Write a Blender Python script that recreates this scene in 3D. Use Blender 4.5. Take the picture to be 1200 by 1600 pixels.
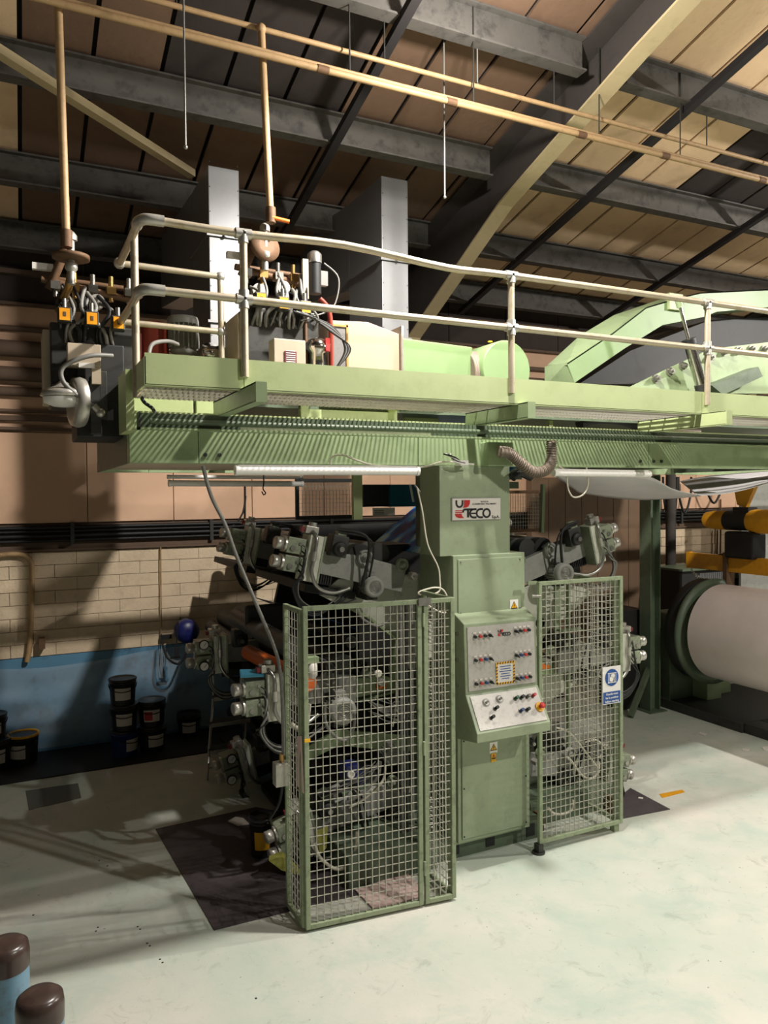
import bpy, math, random
from mathutils import Vector, Matrix
random.seed(7)
sc = bpy.context.scene
for o in list(bpy.data.objects): bpy.data.objects.remove(o)

# ------------------------------------------------------------------ camera
F, CX, CY, H = 1183.0, 600.0, 800.0, 2.75          # focal length in pixels of a 1200 x 1600 frame
_a = Vector((3050 - CX, CY - 750, -F)).normalized()
_b = Vector((28 - CX, CY - 775, -F)); _b = (_b - _a * _b.dot(_a)).normalized()
_u = _a.cross(_b)
CAMR = Matrix((_a, _b, _u))                          # camera axes -> world axes
cam_d = bpy.data.cameras.new('camera'); cam = bpy.data.objects.new('camera', cam_d)
sc.collection.objects.link(cam); sc.camera = cam
cam.matrix_world = Matrix.Translation((0, 0, H)) @ CAMR.to_4x4()
cam_d.sensor_fit = 'HORIZONTAL'; cam_d.sensor_width = 36; cam_d.lens = 36 * F / 1200.0
cam_d.clip_start = 0.05; cam_d.clip_end = 100

# ------------------------------------------------------------------ world, exposure, lamps' light
w = bpy.data.worlds.new('world'); sc.world = w; w.use_nodes = True
w.node_tree.nodes['Background'].inputs[0].default_value = (1.0, 0.9, 0.8, 1)
w.node_tree.nodes['Background'].inputs[1].default_value = 0.045
sc.view_settings.view_transform = 'Standard'; sc.view_settings.look = 'None'
sc.view_settings.exposure = 0.12; sc.view_settings.gamma = 1.0
# position, side light (W), downward light of the reflector (W)
LAMPS = [((2.75, 3.8, 5.86), 180, 680), ((9.0, 3.0, 5.8), 420, 560),
         ((5.7, -1.0, 6.4), 120, 720), ((15.0, 4.0, 5.7), 160, 200)]

# ------------------------------------------------------------------ helpers
def ray(x, y): return CAMR @ Vector((x - CX, CY - y, -F))
def PX(x, y, X):
    d = ray(x, y); t = X / d.x; return Vector((X, t * d.y, H + t * d.z))
def PY(x, y, Y):
    d = ray(x, y); t = Y / d.y; return Vector((t * d.x, Y, H + t * d.z))
def PZ(x, y, Z=0.0):
    d = ray(x, y); t = (Z - H) / d.z; return Vector((t * d.x, t * d.y, Z))

COL = sc.collection
class MB:
    def __init__(s): s.v = []; s.f = []; s.sm = []
    def add(s, vs, fs, smooth=False):
        n = len(s.v); s.v += [Vector(v) for v in vs]
        s.f += [tuple(i + n for i in f) for f in fs]; s.sm += [smooth] * len(fs); return s
    def box(s, x0, x1, y0, y1, z0, z1, rot=None, piv=None):
        vs = [Vector((x, y, z)) for z in (z0, z1) for y in (y0, y1) for x in (x0, x1)]
        if rot is not None:
            c = Vector(piv) if piv is not None else Vector(((x0+x1)/2, (y0+y1)/2, (z0+z1)/2))
            vs = [rot @ (v - c) + c for v in vs]
        return s.add(vs, [(0,2,3,1),(4,5,7,6),(0,1,5,4),(2,6,7,3),(0,4,6,2),(1,3,7,5)])
    def bar(s, p0, p1, w, h, up=(0,0,1)):
        p0 = Vector(p0); p1 = Vector(p1); d = (p1 - p0).normalized(); up = Vector(up)
        if abs(d.dot(up)) > .99: up = Vector((0,1,0))
        r = d.cross(up).normalized(); u = r.cross(d)
        vs = [p + r*sx*w/2 + u*sz*h/2 for p in (p0, p1) for (sx, sz) in ((-1,-1),(1,-1),(1,1),(-1,1))]
        return s.add(vs, [(0,1,2,3),(7,6,5,4),(0,4,5,1),(1,5,6,2),(2,6,7,3),(3,7,4,0)])
    def cyl(s, p0, p1, r0, r1=None, n=16, cap=True, smooth=True):
        r1 = r0 if r1 is None else r1
        p0 = Vector(p0); p1 = Vector(p1); d = (p1 - p0).normalized()
        a = d.orthogonal().normalized(); b = d.cross(a)
        vs = [p + (a*math.cos(2*math.pi*i/n) + b*math.sin(2*math.pi*i/n))*r for p, r in ((p0, r0), (p1, r1)) for i in range(n)]
        s.add(vs, [(i, (i+1) % n, n + (i+1) % n, n + i) for i in range(n)], smooth)
        if cap:
            s.add(vs[:n], [tuple(range(n-1, -1, -1))]); s.add(vs[n:], [tuple(range(n))])
        return s
    def lathe(s, c, axis, prof, n=20):
        c = Vector(c); d = Vector(axis).normalized(); a = d.orthogonal().normalized(); b = d.cross(a)
        vs = [c + d*t + (a*math.cos(2*math.pi*i/n) + b*math.sin(2*math.pi*i/n))*r for (r, t) in prof for i in range(n)]
        fs = []
        for k in range(len(prof) - 1):
            fs += [(k*n+i, k*n+(i+1) % n, (k+1)*n+(i+1) % n, (k+1)*n+i) for i in range(n)]
        s.add(vs, fs, True)
        s.add(vs[:n], [tuple(range(n-1, -1, -1))]); s.add(vs[-n:], [tuple(range(n))]); return s
    def tube(s, pts, r, n=8, sub=6):
        pts = [Vector(p) for p in pts]
        if len(pts) > 2 and sub > 1:
            q = []
            for i in range(len(pts) - 1):
                a = pts[max(i-1, 0)]; b = pts[i]; c = pts[i+1]; d = pts[min(i+2, len(pts)-1)]
                for k in range(sub):
                    t = k / sub
                    q.append(.5*((2*b) + (c-a)*t + (2*a-5*b+4*c-d)*t*t + (3*b-a-3*c+d)*t**3))
            q.append(pts[-1]); pts = q
        t0 = (pts[1] - pts[0]).normalized(); a = t0.orthogonal().normalized(); vs = []
        for i, p in enumerate(pts):
            t = (pts[min(i+1, len(pts)-1)] - pts[max(i-1, 0)]).normalized()
            a = (a - t*a.dot(t)).normalized(); b = t.cross(a)
            vs += [p + (a*math.cos(2*math.pi*k/n) + b*math.sin(2*math.pi*k/n))*r for k in range(n)]
        m = len(pts)
        s.add(vs, [(i*n+k, i*n+(k+1) % n, (i+1)*n+(k+1) % n, (i+1)*n+k) for i in range(m-1) for k in range(n)], True)
        s.add(vs[:n], [tuple(range(n-1, -1, -1))]); s.add(vs[-n:], [tuple(range(n))]); return s
    def prism(s, poly, off):
        poly = [Vector(p) for p in poly]; off = Vector(off); n = len(poly)
        nrm = Vector((0, 0, 0))
        for i in range(n): nrm += poly[i].cross(poly[(i+1) % n])
        if nrm.dot(off) > 0: poly = poly[::-1]
        s.add(poly + [p + off for p in poly], [tuple(range(n)), tuple(range(2*n-1, n-1, -1))] +
              [(i, n+i, n+(i+1) % n, (i+1) % n) for i in range(n)]); return s
    def ball(s, c, r, n=12, sz=1.0):
        c = Vector(c); m = n // 2
        return s.lathe(c, (0, 0, 1), [(max(r*math.sin(math.pi*k/m), 1e-4), -r*sz*math.cos(math.pi*k/m)) for k in range(m+1)], n)
    def build(s, name, mat, parent=None, bevel=0.0):
        me = bpy.data.meshes.new(name)
        if parent is None:
            xs = [v.x for v in s.v]; ys = [v.y for v in s.v]; zs = [v.z for v in s.v]
            org = Vector(((min(xs)+max(xs))/2, (min(ys)+max(ys))/2, min(zs)))
        else:
            r = parent
            while r.parent: r = r.parent
            org = r.location.copy()
        me.from_pydata([tuple(v - org) for v in s.v], [], s.f)
        me.polygons.foreach_set('use_smooth', s.sm); me.update()
        me.materials.append(mat)
        o = bpy.data.objects.new(name, me); COL.objects.link(o)
        if parent is None: o.location = org
        else: o.parent = parent
        if bevel:
            b = o.modifiers.new('bevel', 'BEVEL'); b.width = bevel; b.segments = 2; b.limit_method = 'ANGLE'; b.angle_limit = .7
        return o

def tag(o, label=None, cat=None, group=None, kind=None):
    if label: o['label'] = label
    if cat: o['category'] = cat
    if group: o['group'] = group
    if kind: o['kind'] = kind
    return o
def thing(name, label, cat, loc, group=None):
    o = bpy.data.objects.new(name, None); COL.objects.link(o); o.empty_display_size = .1
    o.location = Vector(loc); return tag(o, label, cat, group)
def copy_tree(o, parent=None):
    c = o.copy(); COL.objects.link(c); c.parent = parent
    for ch in o.children: copy_tree(ch, c)
    return c

# ------------------------------------------------------------------ materials
def lin(c): return tuple(((v/255)/12.92 if v/255 <= .04045 else ((v/255+.055)/1.055)**2.4) for v in c)
def mat(name, rgb, rough=.5, metal=0.0, dirt=0.0, dcol=(40, 38, 30), dscale=3.0, bump=0.0, bscale=60, alpha=None, emit=0, spec=.5, vary=.12):
    m = bpy.data.materials.new(name); m.use_nodes = True; nt = m.node_tree; N = nt.nodes; L = nt.links
    p = N['Principled BSDF']; c = lin(rgb) + (1,)
    p.inputs['Roughness'].default_value = rough; p.inputs['Metallic'].default_value = metal
    p.inputs['Specular IOR Level'].default_value = spec
    g = N.new('ShaderNodeNewGeometry')
    n1 = N.new('ShaderNodeTexNoise'); n1.inputs['Scale'].default_value = dscale; n1.inputs['Detail'].default_value = 8
    n1.inputs['Roughness'].default_value = .65
    L.new(g.outputs['Position'], n1.inputs['Vector'])
    mv = N.new('ShaderNodeMix'); mv.data_type = 'RGBA'; mv.blend_type = 'MULTIPLY'
    r0 = N.new('ShaderNodeMapRange'); r0.inputs[3].default_value = 1 - vary; r0.inputs[4].default_value = 1 + vary
    L.new(n1.outputs['Fac'], r0.inputs[0]); mv.inputs[0].default_value = 1; mv.inputs[6].default_value = c
    L.new(r0.outputs[0], mv.inputs[7])
    last = mv.outputs[2]
    if dirt > 0:
        n2 = N.new('ShaderNodeTexNoise'); n2.inputs['Scale'].default_value = dscale*2.3; n2.inputs['Detail'].default_value = 10
        n2.inputs['Roughness'].default_value = .7
        L.new(g.outputs['Position'], n2.inputs['Vector'])
        r = N.new('ShaderNodeMapRange'); r.inputs[1].default_value = .5; r.inputs[2].default_value = .72; r.inputs[4].default_value = dirt
        L.new(n2.outputs['Fac'], r.inputs[0])
        mx = N.new('ShaderNodeMix'); mx.data_type = 'RGBA'; mx.inputs[7].default_value = lin(dcol) + (1,)
        L.new(r.outputs[0], mx.inputs[0]); L.new(last, mx.inputs[6]); last = mx.outputs[2]
    L.new(last, p.inputs['Base Color'])
    if bump:
        n3 = N.new('ShaderNodeTexNoise'); n3.inputs['Scale'].default_value = bscale; n3.inputs['Detail'].default_value = 4
        L.new(g.outputs['Position'], n3.inputs['Vector'])
        b = N.new('ShaderNodeBump'); b.inputs['Strength'].default_value = bump; b.inputs['Distance'].default_value = .01
        L.new(n3.outputs['Fac'], b.inputs['Height']); L.new(b.outputs[0], p.inputs['Normal'])
    if alpha is not None: p.inputs['Alpha'].default_value = alpha
    if emit:
        p.inputs['Emission Color'].default_value = c; p.inputs['Emission Strength'].default_value = emit
    return m
M = dict(
    green=mat('green_paint', (152, 170, 128), .42, dirt=.35, dcol=(70, 82, 52), dscale=2.2),
    upper_wall=mat('dark_wall_board', (62, 52, 46), .85, dirt=.4, dcol=(38, 32, 28)),  # darker board for the top strip of the wall
    deck_green=mat('oily_green_paint', (140, 148, 124), .45, dirt=.6, dcol=(60, 64, 52), dscale=16),
    light_green=mat('light_green_paint', (178, 190, 138), .45, dirt=.25, dcol=(120, 128, 78), dscale=2),
    mint=mat('mint_green_paint', (126, 150, 102), .45, dirt=.15, dcol=(110, 140, 90)),
    dark_green=mat('dark_green_paint', (92, 106, 84), .5, dirt=.5, dcol=(40, 46, 34)),
    cabinet=mat('cabinet_green_paint', (150, 162, 132), .4, dirt=.3, dcol=(90, 102, 78), dscale=4),
    cage=mat('cage_green_paint', (146, 158, 126), .5, dirt=.6, dcol=(62, 66, 46), dscale=9),
    wire=mat('galvanised_wire', (188, 186, 170), .45, .2, dirt=.4, dcol=(90, 80, 60), dscale=12),
    pale_frame=mat('pale_stained_frame_paint', (206, 207, 190), .5, dirt=.55, dcol=(120, 120, 100), dscale=5),
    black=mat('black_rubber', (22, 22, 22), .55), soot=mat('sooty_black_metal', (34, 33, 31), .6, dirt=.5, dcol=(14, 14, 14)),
    dark=mat('dark_grease_metal', (62, 62, 58), .5, .3, dirt=.6, dcol=(22, 22, 20), dscale=8),
    steel=mat('worn_steel', (170, 168, 160), .3, .85, dirt=.4, dcol=(90, 84, 74), dscale=10),
    chrome=mat('chrome', (215, 213, 206), .14, 1.0), alu=mat('cast_aluminium', (196, 192, 182), .35, .6, dirt=.3, dcol=(110, 106, 96), dscale=12),
    duct=mat('galvanised_duct_sheet', (134, 134, 134), .45, .35, dirt=.3, dcol=(120, 118, 112), dscale=3),
    rail=mat('galvanised_hand_rail', (192, 180, 156), .38, .45, dirt=.55, dcol=(150, 124, 66), dscale=6),
    rust=mat('rusty_pipe', (112, 84, 60), .7, .3, dirt=.6, dcol=(60, 44, 32), dscale=12),
    pipe=mat('old_cream_pipe_paint', (178, 146, 104), .55, dirt=.5, dcol=(112, 86, 58), dscale=6),
    brass=mat('dull_brass', (178, 142, 84), .35, .8),
    grey_box=mat('beige_steel_box', (190, 174, 150), .5, dirt=.2, dcol=(140, 124, 100)),
    cream=mat('cream_duct_panel', (184, 158, 134), .55, dirt=.1, dcol=(190, 160, 134)),
    mesh_grey=mat('grey_inset_panel', (120, 116, 112), .6, dirt=.5, dcol=(84, 80, 78), dscale=14),
    grey=mat('grey_paint', (150, 150, 142), .5, dirt=.4, dcol=(90, 88, 80), dscale=8),
    white=mat('white_plastic', (240, 236, 230), .4), label=mat('white_label', (220, 214, 204), .6, dirt=.15, dcol=(170, 160, 148), dscale=30),
    panel=mat('brushed_control_plate', (190, 186, 178), .42, .2, dirt=.5, dcol=(140, 130, 122), dscale=14),
    yellow=mat('yellow_sign', (236, 176, 30), .5), orange=mat('orange_tag', (238, 120, 30), .5), amber=mat('amber_tag', (240, 160, 20), .5),
    orange_roll=mat('orange_roller_rubber', (196, 92, 34), .5, dirt=.3, dcol=(120, 50, 20)),
    dull_red=mat('dull_red_cap', (112, 30, 34), .45), red=mat('red_paint', (190, 46, 44), .4), red_brown=mat('red_oxide_pipe', (150, 58, 42), .4, dirt=.2, dcol=(96, 34, 26)),
    sign_blue=mat('sign_blue', (36, 80, 150), .45), navy=mat('navy_plastic', (22, 28, 86), .4),
    film=mat('blue_printed_film', (20, 96, 190), .18, dirt=.9, dcol=(8, 40, 110), dscale=3, spec=.8),
    web=mat('white_paper_web', (226, 222, 222), .6), paper=mat('white_paper_roll', (238, 224, 218), .32, dirt=.1, dcol=(200, 186, 180)),
    hoist=mat('yellow_crane_paint', (214, 150, 24), .45, dirt=.3, dcol=(140, 90, 20), dscale=6),
    hose=mat('ribbed_grey_hose', (128, 114, 100), .6, dirt=.3, dcol=(80, 72, 62)), cable=mat('dirty_white_cable', (206, 200, 182), .5),
    cgrey=mat('grey_cable', (120, 118, 112), .5), knob_green=mat('knob_green', (24, 84, 56), .4), knob_blue=mat('knob_blue', (30, 60, 120), .4),
    mat=mat('dark_floor_mat', (74, 66, 68), .6, dirt=.8, dcol=(30, 27, 28), dscale=2.4, vary=.3),
    beam=mat('dirty_steel_purlin', (92, 88, 82), .75, dirt=.75, dcol=(34, 32, 32), dscale=4, vary=.25),
    joint=mat('dark_roof_joint', (34, 30, 30), .8), rafter=mat('cream_rafter_flange', (196, 178, 138), .6, dirt=.35, dcol=(150, 130, 96), dscale=3),
    web_dark=mat('dark_rafter_web', (66, 60, 56), .8, dirt=.4, dcol=(36, 32, 32)),
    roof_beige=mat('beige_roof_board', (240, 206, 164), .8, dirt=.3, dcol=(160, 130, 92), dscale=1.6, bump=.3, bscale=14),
    roof_brown=mat('shaded_brown_roof_board', (118, 92, 72), .85, dirt=.45, dcol=(92, 66, 46), dscale=1.4, bump=.4, bscale=12),  # darker copy of the beige board, shade of the dim middle bays painted in
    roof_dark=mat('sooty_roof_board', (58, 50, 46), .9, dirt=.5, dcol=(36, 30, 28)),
    wall_beige=mat('beige_wall_sheet', (218, 178, 146), .7, dirt=.2, dcol=(168, 134, 104), dscale=1.2),
    wall_brown=mat('brown_wall_board', (104, 84, 68), .8, dirt=.4, dcol=(74, 56, 42), dscale=1.5),
    brick=mat('cream_painted_brick', (226, 204, 172), .7, dirt=.35, dcol=(150, 124, 92), dscale=2.2, bump=.5, bscale=40),
    mortar=mat('cream_painted_mortar', (206, 182, 150), .85), wall_blue=mat('blue_wall_paint', (94, 142, 172), .45, dirt=.75, dcol=(26, 48, 62), dscale=1.5, vary=.25),
    gutter=mat('black_floor_gutter', (26, 24, 22), .6),
    bollard=mat('scuffed_blue_paint', (104, 138, 158), .35, dirt=1.0, dcol=(84, 78, 62), dscale=4, vary=.3), cap=mat('dark_brown_cap', (66, 52, 46), .28, dirt=.5, dcol=(36, 30, 28), dscale=10),
    bucket=mat('black_bucket_plastic', (34, 34, 34), .35), bucket_blue=mat('blue_bucket_plastic', (28, 50, 110), .4), door=mat('brown_door_board', (120, 96, 74), .7, dirt=.4, dcol=(84, 64, 48), dscale=1.3),
    pink=mat('pinkish_board', (226, 196, 190), .5, dirt=.2, dcol=(180, 150, 146)),
)
# floor: pale green painted concrete, worn, stained and scuffed
def floor_mat():
    m = bpy.data.materials.new('painted_concrete_floor'); m.use_nodes = True; nt = m.node_tree; N = nt.nodes; L = nt.links
    p = N['Principled BSDF']; g = N.new('ShaderNodeNewGeometry')
    def noise(s, d=8, r=.6, dist=0.0):
        n = N.new('ShaderNodeTexNoise'); n.inputs['Scale'].default_value = s; n.inputs['Detail'].default_value = d
        n.inputs['Roughness'].default_value = r; n.inputs['Distortion'].default_value = dist
        L.new(g.outputs['Position'], n.inputs['Vector']); return n.outputs['Fac']
    def mr(x, a, b, c=0, d=1):
        r = N.new('ShaderNodeMapRange'); L.new(x, r.inputs[0])
        for i, v in zip((1, 2, 3, 4), (a, b, c, d)): r.inputs[i].default_value = v
        return r.outputs[0]
    def mix(f, a, b):
        x = N.new('ShaderNodeMix'); x.data_type = 'RGBA'; L.new(f, x.inputs[0])
        for i, v in ((6, a), (7, b)):
            if isinstance(v, tuple): x.inputs[i].default_value = lin(v) + (1,)
            else: L.new(v, x.inputs[i])
        return x.outputs[2]
    c = mix(mr(noise(.7), .35, .65), (184, 195, 180), (210, 206, 194))
    c = mix(mr(noise(1.8, 9, .7, .5), .5, .72, 0, .7), c, (168, 189, 175))
    c = mix(mr(noise(5, 12, .75, 1.0), .56, .75, 0, .55), c, (128, 136, 122))
    c = mix(mr(noise(30, 4, .6), .68, .72, 0, .7), c, (74, 74, 68))
    L.new(c, p.inputs['Base Color']); L.new(mr(noise(4), .3, .7, .34, .6), p.inputs['Roughness'])
    b = N.new('ShaderNodeBump'); b.inputs['Strength'].default_value = .12; b.inputs['Distance'].default_value = .01
    L.new(noise(24), b.inputs['Height']); L.new(b.outputs[0], p.inputs['Normal']); return m
M['floor'] = floor_mat()
def sheet_mat():
    m = bpy.data.materials.new('clear_polythene'); m.use_nodes = True; nt = m.node_tree
    p = nt.nodes['Principled BSDF']; p.inputs['Base Color'].default_value = (.75, .8, .82, 1)
    p.inputs['Roughness'].default_value = .16; p.inputs['Alpha'].default_value = .2; p.inputs['Specular IOR Level'].default_value = .9
    return m
M['poly'] = sheet_mat()
def glow(name, rgb, s):
    m = bpy.data.materials.new(name); m.use_nodes = True; p = m.node_tree.nodes['Principled BSDF']
    p.inputs['Base Color'].default_value = (1, 1, 1, 1); p.inputs['Emission Color'].default_value = rgb + (1,)
    p.inputs['Emission Strength'].default_value = s; return m
M['glow'] = glow('lit_lamp_glass', (1.0, .9, .78), 25)

def text(name, body, mt, parent, loc, size, normal='-Y', tilt=0.0, extr=.0006, bold=0.0, rot=None):
    cu = bpy.data.curves.new(name, 'FONT'); cu.body = body; cu.size = size; cu.extrude = extr; cu.align_x = 'CENTER'; cu.align_y = 'CENTER'
    cu.offset = bold; cu.resolution_u = 3
    t = bpy.data.objects.new('tmp', cu); COL.objects.link(t)
    dg = bpy.context.evaluated_depsgraph_get(); me = bpy.data.meshes.new_from_object(t.evaluated_get(dg)); bpy.data.objects.remove(t)
    R = rot if rot is not None else Matrix.Rotation(math.pi/2 - tilt, 4, 'X')
    r = parent
    while r.parent: r = r.parent
    me.transform(Matrix.Translation(Vector(loc) - r.location) @ R)
    me.materials.clear(); me.materials.append(mt); me.name = name
    o = bpy.data.objects.new(name, me); COL.objects.link(o); o.parent = parent; return o
# ================================================================== THE ROOM
YW = 8.87
SL = math.tan(math.radians(14))
def roof_z(Y): return 5.4 + (YW - Y) * SL
tag(MB().box(-8, 20, -6, 9.2, -.2, 0).build('floor', M['floor']), 'pale green painted concrete floor with scuffs and stains', kind='structure')
# ceiling: dark deck with separate lining boards between the purlins
deck = MB().prism([(-8, 9.3, roof_z(9.3)+.03), (20, 9.3, roof_z(9.3)+.03), (20, -6, roof_z(-6)+.03), (-8, -6, roof_z(-6)+.03)], (0, 0, .1))
ceiling = tag(deck.build('ceiling', M['joint']), 'sloping factory roof lined with boards', kind='structure')
PUR = [8.45, 7.42, 6.20, 4.88, 3.75, 2.7, 1.6]
JX = [-3.0 + .5*i for i in range(34)]
shared = {}
for r in range(len(PUR) + 1):
    y1 = 9.2 if r == 0 else PUR[r-1]; y0 = PUR[r] if r < len(PUR) else .6
    if y0 < 1.6: continue
    for i in range(len(JX) - 1):
        xa = JX[i] + .07; xb = xa + .5
        if r > 4 and (xa < 1.0 or xa > 9): continue
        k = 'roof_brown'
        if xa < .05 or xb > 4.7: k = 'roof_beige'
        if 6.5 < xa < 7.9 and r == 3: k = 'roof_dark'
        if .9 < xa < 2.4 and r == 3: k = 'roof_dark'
        g = .017
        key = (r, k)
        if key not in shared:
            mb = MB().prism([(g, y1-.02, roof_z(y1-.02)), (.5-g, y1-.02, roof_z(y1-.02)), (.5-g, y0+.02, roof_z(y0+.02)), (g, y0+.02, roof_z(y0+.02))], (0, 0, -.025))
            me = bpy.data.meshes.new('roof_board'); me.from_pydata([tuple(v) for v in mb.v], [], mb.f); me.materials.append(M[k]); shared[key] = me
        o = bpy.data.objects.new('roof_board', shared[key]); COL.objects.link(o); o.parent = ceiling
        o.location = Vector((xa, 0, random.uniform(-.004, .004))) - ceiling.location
for i, Y in enumerate(PUR):
    z = roof_z(Y) - .05
    for (xa, xb) in ((-8, 4.13), (4.55, 20)):
        mb = MB().box(xa, xb, Y-.045, Y-.03, z-.24, z).box(xa, xb, Y-.10, Y+.02, z-.255, z-.24).box(xa, xb, Y-.10, Y+.02, z, z+.015)
        tag(mb.build('roof_purlin', M['beam'], ceiling), 'sooty steel purlin')
# rafter with cream bottom flange and haunch, running down the slope
raf = MB(); fl = MB()
for X in (4.34, 10.6):
    ys = [-2, 4.4, 6.2, 8.1, 8.7]; dr = [.36, .40, .50, .95, 1.6]
    for a in range(4):
        y0, y1 = ys[a], ys[a+1]
        raf.prism([(X-.01, y0, roof_z(y0)), (X-.01, y1, roof_z(y1)), (X-.01, y1, roof_z(y1)-dr[a+1]), (X-.01, y0, roof_z(y0)-dr[a])], (.02, 0, 0))
        fl.prism([(X-.085, y0, roof_z(y0)-dr[a]), (X-.085, y1, roof_z(y1)-dr[a+1]), (X-.085, y1, roof_z(y1)-dr[a+1]-.02), (X-.085, y0, roof_z(y0)-dr[a]-.02)], (.17, 0, 0))
        raf.prism([(X-.20, y0, roof_z(y0)-.05), (X-.20, y1, roof_z(y1)-.05), (X-.20, y1, roof_z(y1)-.07), (X-.20, y0, roof_z(y0)-.07)], (.40, 0, 0))
rf = tag(raf.build('trim_1', M['web_dark']), 'steel portal rafters under the roof', kind='structure')
tag(fl.build('bottom_flange', M['rafter'], rf), 'cream painted flange')
# bracing bars hanging below the purlins
for X, ya, yb in ((2.50, 3.6, 8.6), (5.3, 3.2, 8.6), (7.55, 3.2, 8.6)):
    tag(MB().bar((X, ya, roof_z(ya)-.34), (X, yb, roof_z(yb)-.34), .07, .06).build('roof_tie_bar', M['joint'], ceiling), 'dark tie bar')
br = MB().bar(PY(-90, 24, 5.3), PY(300, 272, 6.7), .075, .06)
tag(br.build('wind_brace', M['rafter'], ceiling), 'cream diagonal brace')

# back wall: blue painted foot, painted bricks, recess with cables, beige sheets, brown top
wall = tag(MB().box(-8, 20, YW+.03, YW+.3, 0, 5.9).build('wall_back', M['mortar']), 'factory back wall of painted brick below sheeting', kind='structure')
tag(MB().box(-8, 9.2, YW-.012, YW+.03, 0, 1.03).build('painted_wall_foot', M['wall_blue'], wall), 'blue painted stained wall foot')
tag(MB().box(9.2, 20, YW-.012, YW+.03, 0, 1.03).build('painted_wall_foot', M['wall_brown'], wall), 'dark wall foot')
nb = 0
def brick_mesh(wd):
    mb = MB().box(.002, wd-.002, YW-.012, YW+.03, .003, .1365)
    me = bpy.data.meshes.new('brick'); me.from_pydata([tuple(v) for v in mb.v], [], mb.f); me.materials.append(M['brick']); return me
bm_full, rest = brick_mesh(.44), MB()
for c in range(8):
    z = 1.035 + c*.139
    for i in range(-2, 45):
        x = i*.44 + (.22 if c % 2 else 0) - .1
        seen = (-.5 < x < 3.1) or (5.6 < x < 6.4) or (9.3 < x < 12.3)
        if seen:
            o = bpy.data.objects.new('brick', bm_full); COL.objects.link(o); o.parent = wall
            o.location = Vector((x, random.uniform(-.003, .003), z)) - wall.location; nb += 1
        else: rest.box(x+.004, x+.436, YW-.012, YW+.03, z+.004, z+.135)
tag(rest.build('brick_rest', M['brick'], wall), kind='stuff')
for i in range(26):   # beige sheets above the cable recess
    x = -3 + i*.92
    MB().box(x+.004, x+.916, YW-.03, YW+.03, 2.46, 3.42).build('wall_sheet', M['wall_beige'], wall, .004)
    MB().box(x+.006, x+.914, YW-.0, YW+.03, 4.75, 5.5).build('upper_wall_board', M['upper_wall'], wall)
MB().box(-8, 20, YW-.0, YW+.03, 2.16, 2.46).build('recess_back', M['wall_brown'], wall)
MB().box(-8, 20, YW-.0, YW+.03, 3.42, 4.75).build('rib_back', M['wall_beige'], wall)
for z, h, d in ((2.155, .025, .05), (3.44, .03, .09), (3.54, .05, .07), (3.63, .03, .05), (4.74, .03, .07), (5.06, .05, .08)):
    MB().box(-8, 20, YW-d, YW+.03, z, z+h).build('wall_rail', M['wall_brown'], wall)
for z, r in ((3.84, .05), (4.02, .075), (4.28, .085), (4.50, .03)):
    tag(MB().cyl((-8, YW-r-.01, z), (20, YW-r-.01, z), r, n=14).build('wall_conduit', M['wall_brown'], wall), 'brown painted horizontal pipe')
for k, (z, r) in enumerate(((2.27, .016), (2.32, .022), (2.37, .014), (2.41, .02))):
    tag(MB().cyl((-8, YW-.05, z), (20, YW-.05, z), r, n=8).build('wall_cable', M['black'], wall), 'black cable')
br = MB()
for i in range(14): br.box(-1+i*1.5, -.96+i*1.5, YW-.085, YW, 2.22, 2.46)
br.build('cable_bracket', M['dark'], wall)
tag(MB().box(-8, 6.6, 8.02, YW-.02, .0, .012).build('floor_gutter', M['gutter']), 'black channel strip along the wall foot', kind='structure')
tag(MB().prism([PZ(40, 1236), PZ(122, 1224), PZ(127, 1247), PZ(45, 1266)], (0, 0, .003)).build('floor_patch', mat('dark_floor_patch', (96, 98, 88), .6)), 'repaired grey patch in the floor', kind='structure')
tag(MB().prism([PZ(1030, 1241), PZ(1066, 1234), PZ(1070, 1238), PZ(1035, 1247)], (0, 0, .002)).build('floor_line', M['hoist']), 'short yellow painted floor line', kind='structure')
# brown sliding doors on the right, in front of the wall
door = tag(MB().box(6.5, 8.9, YW-.16, YW-.06, 0, 2.95).build('door_1', M['door']), 'tall brown boarded door', kind='structure')
for i in range(8): MB().box(6.5+i*.3+.005, 6.8+i*.3-.005, YW-.18, YW-.16, .02, 2.93).build('door_board', M['door'], door)

# wall fittings
def wall_pipe(x, y0, y1, label, r=.02):
    a = PY(x, y0, YW-.05); b = PY(x+1, y1, YW-.05)
    return a, b
t = MB().tube([PY(-30, 872, YW-.06), PY(20, 866, YW-.06), PY(44, 872, YW-.06), PY(50, 900, YW-.06), PY(47, 1000, YW-.06), PY(42, 1034, YW-.06)], .028)
o = tag(t.build('bent_conduit', M['pipe']), 'bent rusty conduit dropping down the brick wall at far left', 'pipe')
MB().box(*[c for p in ((.17, .23), (YW-.12, YW-.03), (1.13, 1.24)) for c in p]).build('valve_body', M['rust'], o)
pc = thing('pull_cord', 'long thin pull cord with loop hanging on the brick wall', 'cord', PY(252, 1055, YW-.06))
MB().cyl(PY(251, 855, YW-.06), PY(252, 990, YW-.06), .008, n=6).build('rod', M['pipe'], pc)
MB().tube([PY(252, 990, YW-.06), PY(250, 1020, YW-.06), PY(250, 1047, YW-.06), PY(253, 1056, YW-.06), PY(256, 1047, YW-.06), PY(253, 1000, YW-.06)], .005, 6).build('cord', M['black'], pc)
MB().box(PY(249, 990, YW).x, PY(266, 990, YW).x, YW-.09, YW-.05, PY(250, 997, YW).z, PY(250, 991, YW).z).build('handle', M['black'], pc)
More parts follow.
